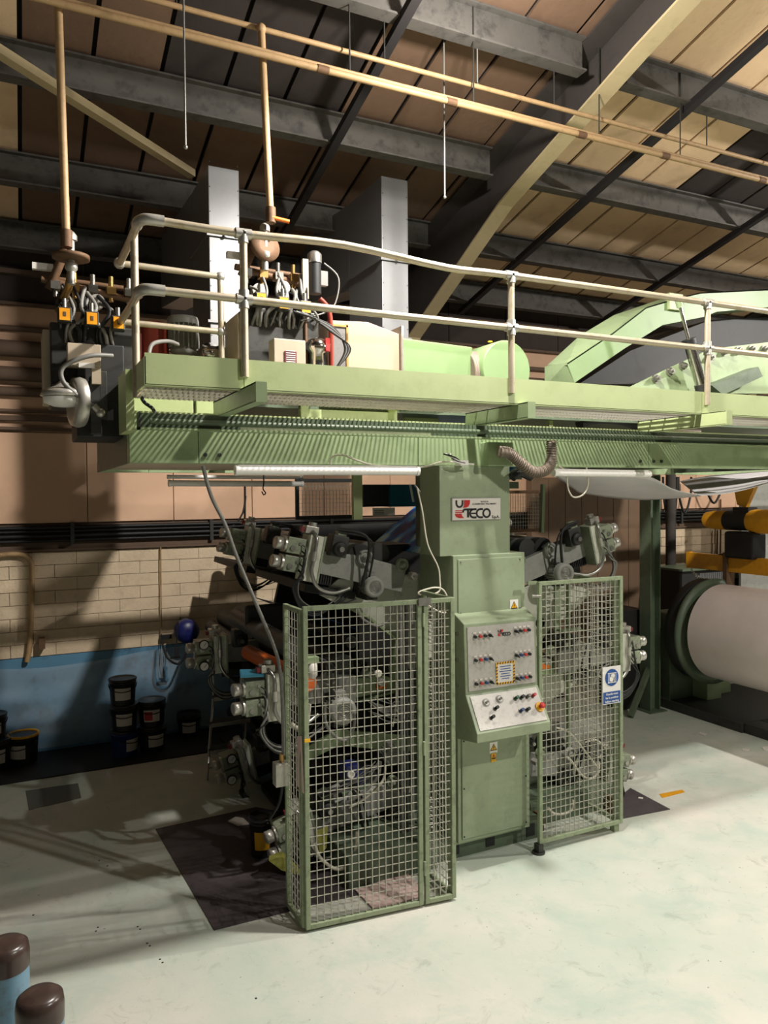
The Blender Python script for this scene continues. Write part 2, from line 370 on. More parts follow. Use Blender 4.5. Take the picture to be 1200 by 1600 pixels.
for k, pts in enumerate(([(383, 757), (383, 800), (382, 838)], [(384, 775), (380, 800), (366, 820), (345, 829)], [(903, 760), (903, 790), (902, 812)])):
    tag(MB().tube([PY(x, y, YW-.05) for x, y in pts], .010, 6, 3).build('wall_wire', M['black']), ['straight black wire on the beige wall behind the top left deck', 'curved black wire on the beige wall left of the straight one', 'black wire on the wall above the top right deck'][k], 'wire')
# blue hose reel
c = PY(292, 986, 8.6); hr = thing('hose_reel', 'blue retractable hose reel with a black hanging tool by the wall', 'hose reel', c)
MB().lathe(c + Vector((0, .1, 0)), (0, -1, 0), [(.11, 0), (.135, .04), (.135, .13), (.10, .18), (.03, .19)], 20).build('drum', M['navy'], hr)
MB().box(c.x-.03, c.x+.03, 8.7, 8.86, c.z-.02, c.z+.12).build('wall_bracket', M['dark'], hr)
MB().cyl(PY(278, 972, 8.5), PY(276, 1010, 8.5), .008, n=6).build('hose', M['black'], hr)
a = PY(276, 1018, 8.5); MB().box(a.x-.02, a.x+.02, 8.48, 8.52, a.z-.06, a.z+.05).box(a.x-.07, a.x+.04, 8.49, 8.51, a.z-.075, a.z-.055).build('hanging_tool', M['black'], hr)
MB().tube([PY(297, 1003, 8.5), PY(282, 1036, 8.5), PY(262, 1028, 8.5), PY(252, 1000, 8.7)], .012).build('looped_hose', M['black'], hr)

# clear plastic sheet over the blue wall
NX, NZ = 70, 26; mb = MB(); vs = []
for j in range(NZ+1):
    for i in range(NX+1):
        u, v = i/NX, j/NZ
        x = -1.2 + u*3.4; zt = 1.02 - .10*math.sin(math.pi*min(1, u*1.15))**2
        z = .06 + v*(zt-.06)
        y = YW-.05 - .03*(1-v) - .022*math.sin(9*u + 14*v*(1-u) + 3*math.sin(5*v)) - .012*math.sin(31*u+8*v)
        vs.append((x, min(y, YW-.03), z))
mb.add(vs, [(j*(NX+1)+i, j*(NX+1)+i+1, (j+1)*(NX+1)+i+1, (j+1)*(NX+1)+i) for j in range(NZ) for i in range(NX)], True)
tag(mb.build('plastic_sheet', M['poly']), 'clear polythene sheet draped over the blue wall foot', 'sheet')

# ducts
def duct(x0, x1, y0, y1, z0, z1, label):
    d = thing('ventilation_duct', label, 'duct', ((x0+x1)/2, (y0+y1)/2, z0), 'square grey ventilation ducts')
    MB().box(x0, x1, y0, y1, z0, z1).build('duct_casing', M['duct'], d, .006)
    MB().prism([(x0, y1, z1), (x0, y1, z1-.85), (x0, YW-.4, z1-.85+.2), (x0, YW-.4, z1+.1)], (x1-x0, 0, 0)).build('rear_branch', M['duct'], d)
    for z in (z0+.62, z0+1.32):
        if z > z1-.1: continue
        f = MB().box(x0-.02, x1+.02, y0-.022, y0-.004, z-.02, z).box(x0-.02, x0-.004, y0, y1, z-.02, z).box(x1+.004, x1+.02, y0, y1, z-.02, z)
        f.build('flange', M['duct'], d)
        MB().cyl(((x0+x1)/2, y0-.05, z-.01), ((x0+x1)/2, y0-.02, z-.01), .014, n=8).build('bolt', M['steel'], d)
    s = MB()
    for k in range(9):
        for x in (x0+.012, x1-.012): s.cyl((x, y0-.003, z0+.3+k*.2), (x, y0+.002, z0+.3+k*.2), .005, n=6)
    s.build('screw_row', M['dark'], d)
duct(1.435, 1.69, 6.2, 6.85, 3.55, 5.42, 'left square grey duct rising behind the corner of the guard rail')
duct(2.995, 3.262, 6.2, 6.95, 3.55, 5.605, 'right square grey duct rising behind the cream burner duct')

# horizontal pipe run and drops
pz = PY(408, 45, 4.9).z
t = MB().cyl((-3, 4.9, pz+.0), (14, 4.9, pz+.0), .018, n=10); t = tag(t.build('overhead_pipe', M['pipe']), 'thin upper cream pipe running across under the roof', 'pipe')
for x in (.95, 2.4, 3.9, 5.6, 7.4):
    MB().tube([(x, 4.9, pz+.02), (x, 4.9, pz+.2), (x, 4.9, roof_z(4.9)-.03)], .006, 6).build('pipe_hanger', M['dark'], t)
pz2 = PY(640, 143, 4.8).z
t2 = MB().cyl((-3, 4.8, pz2), (14, 4.8, pz2), .022, n=10).cyl((-3, 4.83, pz2+.046), (14, 4.83, pz2+.046), .013, n=10)
t2 = tag(t2.build('overhead_conduit', M['pipe']), 'thick lower pair of brown conduits running across under the roof', 'pipe')
for x in (1.9, 2.9, 4.1, 5.0, 6.2):
    MB().cyl((x-.05, 4.8, pz2), (x+.03, 4.8, pz2), .027, n=10).build('coupling', M['rust'], t2)
    MB().cyl((x+.2, 4.83, pz2), (x+.2, 4.83, roof_z(4.83)-.03), .006, n=6).build('conduit_hanger', M['dark'], t2)
def drop(x0, y0, x1, y1, label, Y=4.86):
    a = PY(x0, y0, Y); b = PY(x1, y1, Y)
    o = MB().cyl(a, b, .024, n=10); o = tag(o.build('gas_drop_pipe', M['pipe']), label, 'pipe', 'cream gas drop pipes')
    MB().cyl(b + Vector((0, 0, .09)), b - Vector((0, 0, .01)), .034, n=10).build('union', M['rust'], o)
    return o, b
o, b1 = drop(90, -20, 104, 384, 'left cream gas pipe dropping from the roof to the end burner')
o, b2 = drop(408, 40, 423, 346, 'right cream gas pipe dropping from the roof to the middle burner')
MB().cyl(b2 + Vector((0, -.02, .02)), b2 + Vector((.12, -.02, .01)), .014, n=8).build('lever', M['orange'], o)
MB().ball(PY(408, 45, 4.86), .034).build('elbow', M['pipe'], o)
for (x, y0, x2, y1, Y, lb) in ((286, 12, 290, 230, 4.6, 'thin hanging rod with hook near the top left under the roof'), (692, 135, 695, 308, 5.0, 'thin hanging rod in front of the right duct top'), (741, 60, 746, 132, 4.9, 'short thin hanging wire left of the cream rafter')):
    a = PY(x, y0, Y); b = PY(x2, y1, Y); o = MB().cyl((b.x, Y, roof_z(Y)-.02), b, .006, n=6)
    o = tag(o.build('hanging_rod', M['cgrey']), lb, 'rod')
    MB().ball(b, .013).build('rod_end', M['steel'], o)

# high bay lamps
for i, (p, W, vis) in enumerate(LAMPS):
    lights = []
    for kind, en in (('POINT', W), ('SPOT', vis)):
        ld = bpy.data.lights.new('lamp_light', kind); ld.energy = en; ld.color = (1, .955, .90); ld.shadow_soft_size = .07
        if kind == 'SPOT': ld.spot_size = math.radians(166); ld.spot_blend = .35
        lights.append(bpy.data.objects.new('lamp_light', ld))
    lb = ['glowing high bay lamp hanging above the control column', 'high bay lamp hanging over the paper roll side', 'high bay lamp behind the camera over the open floor', 'high bay lamp at the far right of the hall'][i]
    p = Vector(p); t = thing('high_bay_lamp', lb, 'lamp', p + Vector((0, 0, -.02)), 'high bay lamps'); 
    for lo in lights: COL.objects.link(lo); lo.parent = t; lo.location = (0, 0, -.20)
    MB().lathe(p, (0, 0, 1), [(.22, .02), (.20, .10), (.10, .22), (.06, .36), (.02, .38)], 24).build('reflector', M['alu'], t)
    MB().cyl(p + Vector((0, 0, .36)), (p.x, p.y, roof_z(p.y)), .008, n=6).build('chain', M['dark'], t)
    MB().lathe(p, (0, 0, -1), [(.10, -.1), (.10, 0), (.08, .04), (.01, .07)], 24).build('bulb_glass', M['glow'], t)
# ================================================================== THE BRIDGE (overhead beam), WALKWAY AND RAIL
XB, YB, XE = .61, 4.81, 11.5
ZB0, ZB1 = 2.945, 3.25
bridge = thing('press_bridge', 'long green box girder bridge carried over the printing press', 'bridge', (3.2, 5.8, 2.93))
seams = [XB, 1.03, 2.60, 4.82, 7.4, XE]
for a, b in zip(seams[:-1], seams[1:]):
    MB().box(a+.002, b-.002, YB, YB+.12, ZB0, ZB1).build('front_plate', M['green'], bridge, .003)
    MB().box(a+.002, b-.002, 6.84, 6.90, ZB0, ZB0+.09).build('rear_plate', M['green'], bridge)
MB().box(XB, XB+.015, YB+.12, 6.84, ZB0, ZB1).build('end_plate', M['dark_green'], bridge)
MB().box(XB, 2.7, YB-.002, YB+.14, ZB1, ZB1+.012).box(2.7, XE, YB-.002, YB+.14, ZB1, ZB1+.012).build('top_flange', M['light_green'], bridge)
for x in (1.6, 4.0, 5.6, 7.2): MB().box(x, x+.12, YB+.12, 6.78, ZB0+.02, ZB0+.12).build('cross_member', M['dark_green'], bridge)
MB().box(XB+.02, 1.9, YB+.12, 6.2, ZB0+.002, ZB0+.012).build('bottom_plate', M['grey_box'], bridge)
# small bolts under the joints
b = MB()
for x in (1.07, 1.16, 4.72, 4.87, 4.96): b.cyl((x, YB-.012, 3.0), (x, YB, 3.0), .013, n=8)
b.build('joint_bolt', M['dark'], bridge)
# raised subframe seen between bridge and grating
for (x0, x1, z0, z1) in ((.62, 1.04, 3.26, 3.40), (1.06, 1.24, 3.26, 3.40), (1.78, 1.84, 3.26, 3.44), (2.46, 2.53, 3.26, 3.44)):
    MB().box(x0, x1, 5.0, 5.06, z0, z1).build('subframe_upright', M['light_green'], bridge, .003)
MB().box(1.84, 2.46, 5.0, 5.05, 3.26, 3.34).build('subframe_rail', M['light_green'], bridge)
for b3 in ((2.75, 3.05, 5.3, 5.34), (3.28, 3.32, 5.1, 5.14), (4.0, 4.04, 5.1, 5.14)): MB().box(*b3, 3.26, 3.46).build('subframe_plate', M['light_green'], bridge)
# long channel running in front of the bridge
zt, zb = PY(216, 645, 4.68).z, PY(216, 672, 4.68).z
ch = MB().box(XB+.03, XE, 4.66, 4.675, zb, zt)
chn = thing('cable_channel', 'long dark green channel rail running along the front of the bridge', 'channel', (3.2, 4.66, zb))
ch.build('channel_web', M['dark_green'], chn)
MB().box(XB+.03, XE, 4.60, 4.66, zb, zb+.012).build('channel_lip', M['green'], chn)
MB().cyl((XB+.10, 4.63, zb+.05), (XE, 4.63, zb+.05), .018, n=10).build('round_rail', M['dark_green'], chn)
MB().box(XB+.03, XB+.04, 4.60, 4.68, zb, zt).build('end_cap', M['dark'], chn)
MB().box(1.25, 2.6, 4.625, 4.655, zb+.012, zb+.032).build('lamp_strip', M['white'], chn)

YF, ZF0, ZF1, XF0 = 4.15, 3.333, 3.50, .61
walk = thing('walkway', 'green steel walkway with open grating above the bridge', 'walkway', (3.2, 4.5, 3.3))
fs = [XF0, 1.145, 4.70, XE]
for a, b2_ in zip(fs[:-1], fs[1:]):
    MB().box(a+.002, b2_-.002, YF, YF+.008, ZF0, ZF1).box(a+.002, b2_-.002, YF, YF+.05, ZF0-.004, ZF0+.004).build('fascia_board', M['light_green'], walk)
MB().box(XF0-.0, XF0+.008, YF, 5.25, ZF0, ZF1-.02).build('end_board', M['light_green'], walk)
MB().box(.565, .61, 4.55, 4.90, 3.12, ZF1-.03).build('corner_bracket', M['light_green'], walk)
# grating: bearing bars across, twisted rods along -> one piece of stuff
gr = MB(); x = XF0+.02; n = 0
while x < 7.4:
    gr.box(x, x+.004, YF+.055, YB-.02, ZF0+.0, ZF0+.020); x += .031
gr_o = gr.build('grating_bars', M['alu'], walk); gr_o['kind'] = 'stuff'
gx = MB()
for k in range(5): gx.box(XF0+.02, 7.4, YF+.06+k*.145, YF+.067+k*.145, ZF0+.004, ZF0+.03)
tag(gx.build('grating_rods', M['alu'], walk), kind='stuff')
pl = MB().box(7.4, XE, YF+.05, 5.3, ZF0+.01, ZF0+.03); pl.build('floor_plate', M['grey'], walk)
MB().box(XF0+.02, 7.4, 5.02, 5.85, ZF0+.01, ZF0+.03).build('rear_floor_plate', M['dark_green'], walk)
for k, (X, yt) in enumerate(((1.13, 3.86), (3.005, 4.05), (4.70, 3.93), (6.6, 3.95))):
    z = 3.235
    m = MB().box(X-.004, X+.004, yt, YB, z, z+.10).box(X-.004, X+.052, yt, YB, z+.094, z+.102).box(X-.004, X+.052, yt, YB, z-.004, z+.004).box(X-.004, X+.056, yt-.006, yt, z-.004, z+.102)
    m.build('bracket', M['green'] if k < 2 else M['light_green'], walk)

# hand rail of round tube with cast fittings
rail = thing('guard_rail', 'galvanised tubular guard rail round the edge of the walkway', 'railing', (2.8, YF, ZF1))
zr, zm = 4.19, 3.83
R = .022
MB().tube([(.66, YF-.01, zr+.005), (1.15, YF-.01, zr), (1.75, YF-.01, zr+.02), (2.45, YF-.01, zr-.028), (2.94, YF-.01, zr-.02), (4.75, YF-.01, zr-.015)], R, 12, 4).build('top_rail', M['rail'], rail)
MB().cyl((4.75, YF-.01, zr-.015), (XE, YF-.01, zr-.02), R).build('top_rail', M['rail'], rail)
MB().cyl((.66, YF-.01, zm), (XE, YF-.01, zm-.005), R).build('middle_rail', M['rail'], rail)
for X, zz in ((.615, zr+.0), (1.148, zr), (2.94, zr-.02), (4.745, zr-.015), (7.2, zr-.02)):
    yy = YF-.01 if X > .7 else 4.47
    MB().cyl((X, yy if X > .7 else YF+.33, 3.40 if X > .7 else 3.30), (X, yy if X > .7 else YF+.33, zz if X > .7 else 4.24), R).build('post', M['rail'], rail)
    for z in (zz, zm):
        if X > .7: MB().cyl((X-.045, YF-.01, z), (X+.045, YF-.01, z), .029, n=12).cyl((X, YF-.01, z-.05), (X, YF-.01, z+(.012 if z == zz else .05)), .029, n=12).build('fitting', M['alu'], rail)
# left end: elbows and side rails running back, rear rail with its post
yr = 5.03
for z, zb2 in ((zr+.005, 4.28), (zm, 3.87)):
    MB().tube([(.72, YF-.01, z), (.63, YF-.005, z), (.60, YF+.05, z), (.60, YF+.12, z+.002)], .030, 12).build('elbow', M['alu'], rail)
    MB().tube([(.60, YF+.08, z), (.60, YF+.5, z+.0), (.60, yr, z+.01)], R, 12, 2).build('side_rail', M['rail'], rail)
    MB().ball((.60, yr, z+.01), .036).build('elbow', M['alu'], rail)
    MB().cyl((.60, yr, z+.01), (1.235, yr, z+.0), R*.9).build('rear_rail', M['rail'], rail)
    MB().ball((1.235, yr, z), .032).build('fitting', M['alu'], rail)
MB().cyl((1.235, yr, zr), (1.24, yr, 3.38), R*.9).build('rear_post', M['rail'], rail)

# ------------------------------------------------------------------ plant on the walkway
def bx(c, sx, sy, sz): return MB().box(c[0]-sx/2, c[0]+sx/2, c[1]-sy/2, c[1]+sy/2, c[2]-sz/2, c[2]+sz/2)
def motor(parent, c, axis, r, ln, m='grey', name='motor'):
    """finned motor with fan cowl; axis points to the cowl"""
    c = Vector(c); d = Vector(axis).normalized()
    mo = MB().lathe(c, d, [(r*.55, -ln*.62), (r*.95, -ln*.5), (r*.88, -ln*.48), (r*.88, ln*.3), (r*.8, ln*.3)], 20).build(name, M[m], parent)
    fin = MB(); a = d.orthogonal().normalized(); b = d.cross(a)
    for i in range(20):
        t = 2*math.pi*i/20; e = a*math.cos(t)+b*math.sin(t)
        fin.bar(c - d*ln*.42 + e*r*.93, c + d*ln*.28 + e*r*.93, r*.06, r*.2, e)
    fin.build('cooling_fin', M[m], mo)
    MB().lathe(c + d*ln*.28, d, [(r*1.04, 0), (r*1.06, ln*.12), (r*.98, ln*.22), (r*.62, ln*.24), (r*.6, ln*.2)], 20).build('fan_cowl', M[m], mo)
    g = MB()
    for k in (.55, .4, .25):
        n = 18
        g.tube([c + d*(ln*.53) + (a*math.cos(2*math.pi*i/n)+b*math.sin(2*math.pi*i/n))*r*k for i in range(n+1)], r*.03, 6, 1)
    g.build('fan_grille', M['steel'], mo)
    up = Vector((0, 0, 1)); e = (up - d*up.dot(d)); e = e.normalized() if e.length > .1 else a
    s = c + e*r*1.1 - d*ln*.1
    MB().bar(s - d*r*.5, s + d*r*.5, r*.8, r*.5, e).build('terminal_box', M[m], mo)
    return mo

def burner(c, lab, n_tag=3):
    """gas burner valve train on its casing; c = front left bottom corner of the casing"""
    x, y, z = c
    t = thing('gas_burner', lab, 'burner', c)
    MB().box(x-.06, x+.46, y+.10, y+.55, z, z+.50).build('casing', M['dark'], t, .01)
    MB().box(x-.10, x-.03, y+.15, y+.5, z+.02, z+.46).build('side_panel', M['grey_box'], t, .006)
    # manifold
    MB().cyl((x-.1, y+.2, z+.78), (x+.45, y+.2, z+.70), .022, n=10).cyl((x-.05, y+.32, z+.82), (x+.40, y+.3, z+.80), .018, n=10).build('manifold', M['rust'], t)
    for k in range(5):
        xx = x - .02 + k*.11
        MB().cyl((xx, y+.2, z+.68), (xx, y+.2, z+.84), .016, n=8).box(xx-.028, xx+.028, y+.16, y+.23, z+.72, z+.77).build('valve', M['brass'] if k % 2 else M['steel'], t)
    MB().cyl((x+.05, y+.19, z+.62), (x+.05, y+.13, z+.62), .05, n=16).cyl((x+.22, y+.19, z+.66), (x+.22, y+.13, z+.66), .045, n=16).build('regulator', M['alu'], t)
    MB().tube([(x-.06, y+.2, z+.72), (x+.0, y+.16, z+.86), (x+.04, y+.14, z+.98)], .026).build('supply_elbow', M['rust'], t)
    MB().box(x-.15, x-.03, y+.2, y+.24, z+.84, z+.88).build('name_plate', M['label'], t)
    for k in range(n_tag):
        xx = x + .02 + k*.155; zz = z + .53 - k*.012
        g = MB().box(xx-.04, xx+.04, y+.0, y+.07, zz-.045, zz+.045).build('gas_valve', M['dark'], t, .005)
        MB().box(xx-.03, xx+.03, y-.006, y-.001, zz-.036, zz+.036).build('amber_tag', M['amber'], g)
        MB().box(xx-.008, xx+.008, y-.008, y-.005, zz-.012, zz+.014).build('tag_mark', M['rust'], g)
        MB().cyl((xx, y+.03, zz+.045), (xx, y+.03, zz+.10), .014, n=8).build('valve_stem', M['steel'], g)
    rnd = random.Random(int(x*100))
    for k in range(12):
        x0 = x + rnd.uniform(-.02, .42); x1 = x0 + rnd.uniform(-.12, .12)
        MB().tube([(x0, y+.12, z+.66+rnd.uniform(-.05, .1)), (x0+rnd.uniform(-.05, .08), y+.05, z+.58), (x1, y+.06, z+.46), (x1+rnd.uniform(-.03, .03), y+.12, z+.36)], rnd.choice((.007, .010, .013)), 6).build('cable', M[rnd.choice(('black', 'cgrey', 'black', 'cgrey'))], t)
    return t
def flange_joint(x, y, z, lab, tilt=(0, 0, 1)):
    t = thing('regulator_valve', lab, 'valve', (x, y, z))
    MB().lathe((x, y, z), tilt, [(.03, -.02), (.105, -.012), (.105, .012), (.05, .02)], 24).build('disc', M['rust'], t)
    MB().cyl((x, y, z-.16), (x, y, z+.13), .022, n=10).lathe((x, y, z+.1), (0, 0, 1), [(.036, 0), (.036, .03), (.02, .05)], 8).lathe((x, y, z-.09), (0, 0, 1), [(.02, 0), (.036, .02), (.036, .05), (.02, .06)], 8).build('stem', M['alu'], t)
    return t
# middle burner behind the rail
B2 = PY(405, 575, 4.85)
bu2 = burner((B2.x, 4.85, 3.50), 'middle gas burner with amber tags and tangled cables behind the guard rail')
p = PY(428, 528, 4.72); q = PY(478, 572, 4.72)
cb = MB().box(p.x, q.x, 4.72, 4.84, 3.50, p.z).build('control_box', M['grey_box'], bu2, .005)
pp = PY(445, 548, 4.71); qq = PY(464, 568, 4.71)
f = MB().box(pp.x, qq.x, 4.714, 4.719, qq.z, pp.z).build('rating_plate', mat('maroon_plate', (122, 58, 70), .5), bu2)
l = MB()
for k in range(6): l.box(pp.x+.01, qq.x-.01, 4.711, 4.714, qq.z+.006+k*.014, qq.z+.012+k*.014)
l.build('plate_lines', M['label'], f)
flange_joint(PY(414, 385, 4.95).x, 4.95, PY(414, 385, 4.95).z, 'round gas regulator standing under the right drop pipe', (.2, -1, .15))
# pressure switch column
c = PY(487, 430, 4.95)
ps = thing('pressure_switch', 'tall black pressure switch with silver top beside the middle burner', 'switch', (c.x, 4.95, 3.6))
MB().box(c.x-.07, c.x-.03, 4.93, 4.96, c.z-.17, c.z+.10).build('bracket_plate', M['grey_box'], ps)
MB().cyl((c.x+.03, 4.97, c.z-.12), (c.x+.03, 4.97, c.z+.09), .045, n=16).build('switch_body', M['black'], ps)
MB().lathe((c.x+.03, 4.97, c.z+.09), (0, 0, 1), [(.05, 0), (.05, .06), (.03, .08)], 16).build('cap', M['steel'], ps)
MB().box(c.x+.07, c.x+.12, 4.95, 4.99, c.z-.06, c.z+.04).build('plug', M['cgrey'], ps)
MB().tube([(c.x+.1, 4.97, c.z+.1), (c.x+.2, 4.95, c.z+.0), (c.x+.16, 4.95, c.z-.2), (c.x+.02, 4.93, c.z-.28), (c.x-.1, 4.9, c.z-.33)], .006, 6).build('cable', M['cgrey'], ps)
MB().tube([(c.x+.05, 4.93, c.z-.16), (c.x+.11, 4.93, c.z-.22), (c.x+.13, 4.93, c.z-.34), (c.x+.14, 4.95, c.z-.62)], .018).build('red_pipe', M['red_brown'], ps)
MB().cyl((c.x-.05, 4.945, c.z-.17), (c.x-.05, 4.945, 3.56), .012, n=8).build('stand_rod', M['rust'], ps)
# chrome round fitting + black bowl
c = PY(498, 540, 4.86)
ba = thing('burner_blower', 'small chrome topped blower between the grey box and the cream duct', 'blower', (c.x, 4.9, 3.5))
MB().lathe((c.x, 4.9, c.z), (0, 0, 1), [(.05, -.13), (.05, -.05), (.075, -.03), (.08, .0), (.06, .045), (.02, .06)], 20).build('dome', M['chrome'], ba)
MB().box(c.x-.04, c.x+.05, 4.87, 4.95, 3.5, c.z-.02).build('foot', M['black'], ba)
MB().box(c.x+.04, c.x+.07, 4.83, 4.85, c.z-.04, c.z+.05).build('red_switch', M['red'], ba)
for k in range(5):
    MB().tube([(c.x-.2+k*.02, 4.8, c.z+.2), (c.x+.05, 4.76, c.z+.12-k*.01), (c.x+.16+k*.01, 4.78, c.z-.02), (c.x+.10, 4.8, c.z-.16)], .007, 6).build('cable', M['cgrey' if k % 2 else 'black'], ba)

# cream burner duct, green duct, fan
Yd = 4.95
def poly(pts, Y): return [PY(x, y, Y) for x, y in pts]
bd = thing('burner_duct', 'cream panelled burner duct with a grey inset between burner and green duct', 'duct', (2.3, Yd, 3.5))
pts = [(512, 500), (575, 503), (627, 523), (627, 588), (512, 578)]
ply = poly(pts, Yd); ply = [Vector((v.x, v.y, max(v.z, 3.5) if i in (0, 1, 2) else 3.37)) for i, v in enumerate(ply)]
MB().prism(ply, (0, .5, 0)).build('duct_body', M['cream'], bd, .006)
a = PY(516, 510, Yd); b_ = PY(540, 578, Yd)
MB().box(a.x, b_.x, Yd-.012, Yd-.002, 3.38, a.z).build('inset_panel', M['mesh_grey'], bd)
f = MB().box(b_.x, b_.x+.014, Yd-.02, Yd-.002, 3.38, a.z+.02).box(a.x, b_.x+.014, Yd-.02, Yd-.002, a.z, a.z+.014)
f.build('panel_frame', M['brass'], bd)
a = PY(626, 517, Yd)
fl_ = MB().box(a.x-.008, a.x+.008, Yd-.03, Yd+.53, 3.37, a.z+.03).build('end_flange', M['alu'], bd)
gd = thing('green_duct', 'mint green square duct leading into the round fan', 'duct', (2.9, Yd, 3.5))
z1a, z1b = PY(630, 527, Yd).z, PY(745, 540, Yd).z
xa, xb = PY(630, 527, Yd).x, PY(745, 540, Yd).x
MB().prism([(xa, Yd+.02, 3.37), (xb, Yd+.06, 3.42), (xb, Yd+.06, z1b), (xa, Yd+.02, z1a)], (0, .42, 0)).build('duct_body', M['mint'], gd, .01)
fl2 = MB()
for k in range(7):
    fl2.lathe((xb-.02+k*.02, Yd+.17, (z1b+3.46)/2), (1, 0, 0), [(.178, 0), (.196, .01), (.178, .02)], 24)
tag(fl2.build('flexible_sleeve', M['hose'], gd), 'grey pleated sleeve')
fc = PY(793, 570, Yd)
fan = thing('centrifugal_fan', 'mint green round centrifugal fan casing at the end of the green duct', 'fan', (fc.x, Yd, 3.4))
zc = 3.66; xl = PY(752, 560, Yd).x
fcx = PY(792, 577, 4.9)
MB().lathe((fcx.x, 4.9, fcx.z), (0, 1, 0), [(.215, 0), (.225, .008), (.225, .36), (.21, .37)], 40).build('casing', M['mint'], fan)
MB().box(fcx.x-.12, fcx.x+.16, 4.92, 5.24, 3.36, fcx.z-.08).build('fan_foot', M['mint'], fan)
a = PY(770, 537, Yd); MB().box(a.x, a.x+.03, 5.0, 5.02, fcx.z+.222, fcx.z+.232).build('yellow_mark', M['yellow'], fan)
motor(fan, (fcx.x+.30, Yd+.2, 3.58), (1, 0, 0), .07, .16, 'grey')

# red cylinder, pump motor and can behind the rear rail at the left corner
c = PY(241, 525, 5.55)
rc = thing('red_oxide_filter', 'upright red oxide painted filter cylinder behind the left rail corner', 'cylinder', (c.x, 5.55, 3.36))
MB().lathe((c.x, 5.55, 3.36), (0, 0, 1), [(.11, 0), (.12, .02), (.12, .12), (.10, .14), (.10, .58), (.09, .6)], 24).build('body', M['red_brown'], rc)
MB().lathe((c.x, 5.55, 3.52), (0, 0, 1), [(.125, 0), (.13, .01), (.13, .03), (.1, .04)], 24).build('collar', M['red_brown'], rc)
MB().box(c.x-.2, c.x-.09, 5.5, 5.6, 3.5, 3.88).build('side_chamber', M['red_brown'], rc, .01)
c = PY(284, 525, 5.55)
pm = thing('pump_motor', 'grey pump motor with black fins beside the red cylinder', 'motor', (c.x, 5.55, 3.36))
motor(pm, (c.x, 5.5, c.z), (0, 0, 1), .105, .24, 'grey')
MB().box(c.x-.02, c.x+.2, 5.38, 5.55, 3.36, 3.66).build('pump_body', M['grey'], pm, .01)
MB().lathe(PY(332, 545, 5.35), (0, -.3, .3), [(.03, -.1), (.07, -.04), (.075, 0), (.02, .01)], 18).build('lamp_head', M['chrome'], pm)
MB().tube([PY(232, 560, 4.5), PY(238, 538, 4.6), PY(262, 533, 4.8), PY(278, 538, 5.0)], .012).build('hose', M['cgrey'], pm)
g = thing('green_hood_end', 'small green sloping hood end behind the rear rail post', 'hood', (1.4, 5.5, 3.37))
MB().prism([PY(332, 537, 5.5), PY(380, 552, 5.5), PY(380, 600, 5.5), PY(332, 600, 5.5)], (0, .4, 0)).build('hood_plate', M['green'], g)

# end burner cantilevered off the left end of the bridge
x0 = PY(95, 540, 5.1).x
bu1 = burner((x0, 5.0, 3.32), 'end gas burner with amber tags hanging off the left end of the bridge', 3)
flange_joint(PY(111, 402, 4.9).x, 4.9, PY(111, 402, 4.9).z, 'brown round gas regulator under the left drop pipe')
MB().tube([PY(111, 425, 4.9), PY(108, 445, 4.95), PY(98, 470, 5.1), PY(92, 488, 5.15)], .024).build('riser_elbow', M['brass'], bu1)
# beige junction box, disc, dark plates, clear lamp
jb = thing('junction_box', 'beige junction box on dark frame below the end burner', 'box', PY(132, 600, 4.95))
a, b_ = PY(105, 535, 4.92), PY(158, 573, 4.92)
MB().box(a.x, b_.x, 4.92, 5.04, b_.z, a.z).build('box_body', M['grey_box'], jb, .004)
MB().box(PY(143, 565, 4.94).x, b_.x, 4.93, 5.0, PY(150, 600, 4.94).z, b_.z).build('lower_box', M['grey_box'], jb)
a2 = PY(123, 566, 4.91); MB().box(a2.x, a2.x+.09, 4.912, 4.918, a2.z-.03, a2.z).build('maker_plate', M['label'], jb)
dk = thing('burner_support', 'black hanging support frame below the end burner', 'frame', PY(150, 690, 5.1))
a, b_ = PY(110, 560, 5.1), PY(196, 690, 5.1)
MB().box(a.x+.03, b_.x-.0, 5.08, 5.6, b_.z+.02, a.z+.1).build('frame_block', M['soot'], dk, .01)
for (u, v, w_, h_) in ((146, 588, 26, 90), (160, 580, 16, 75)):
    p = PY(u, v, 4.98); q = PY(u+w_/2, v+h_, 4.98); MB().box(p.x-.02, q.x, 4.97, 5.06, q.z, p.z).build('side_plate', M['dark'], dk, .004)
p = PY(123, 628, 4.96)
MB().lathe((p.x, 4.98, p.z), (-.98, -.2, 0), [(.145, -.03), (.155, 0), (.145, .035), (.11, .045), (.02, .02)], 32).build('fan_ring', M['alu'], dk)
MB().tube([PY(176, 556, 4.9), PY(140, 556, 4.85), PY(100, 572, 4.85), PY(98, 595, 4.85), PY(120, 617, 4.85), PY(150, 638, 4.88)], .014).build('steel_hose', M['cgrey'], dk)
MB().cyl(PY(146, 634, 4.87), PY(157, 645, 4.87), .02, n=10).ball(PY(157, 645, 4.87), .028).build('hose_end', M['alu'], dk)
lp = thing('bulkhead_lamp', 'unlit bulkhead lamp with clear glass hanging under the end burner', 'lamp', PY(95, 632, 5.25))
p = PY(99, 622, 4.95); MB().lathe((p.x, 4.95, p.z), (0, 0, 1), [(.10, 0), (.13, .01), (.12, .04), (.05, .07), (.02, .1)], 20).build('housing', M['alu'], lp)
MB().lathe((p.x, 4.95, p.z), (0, 0, -1), [(.115, 0), (.11, .03), (.06, .05), (.01, .055)], 20).build('glass', M['white'], lp)

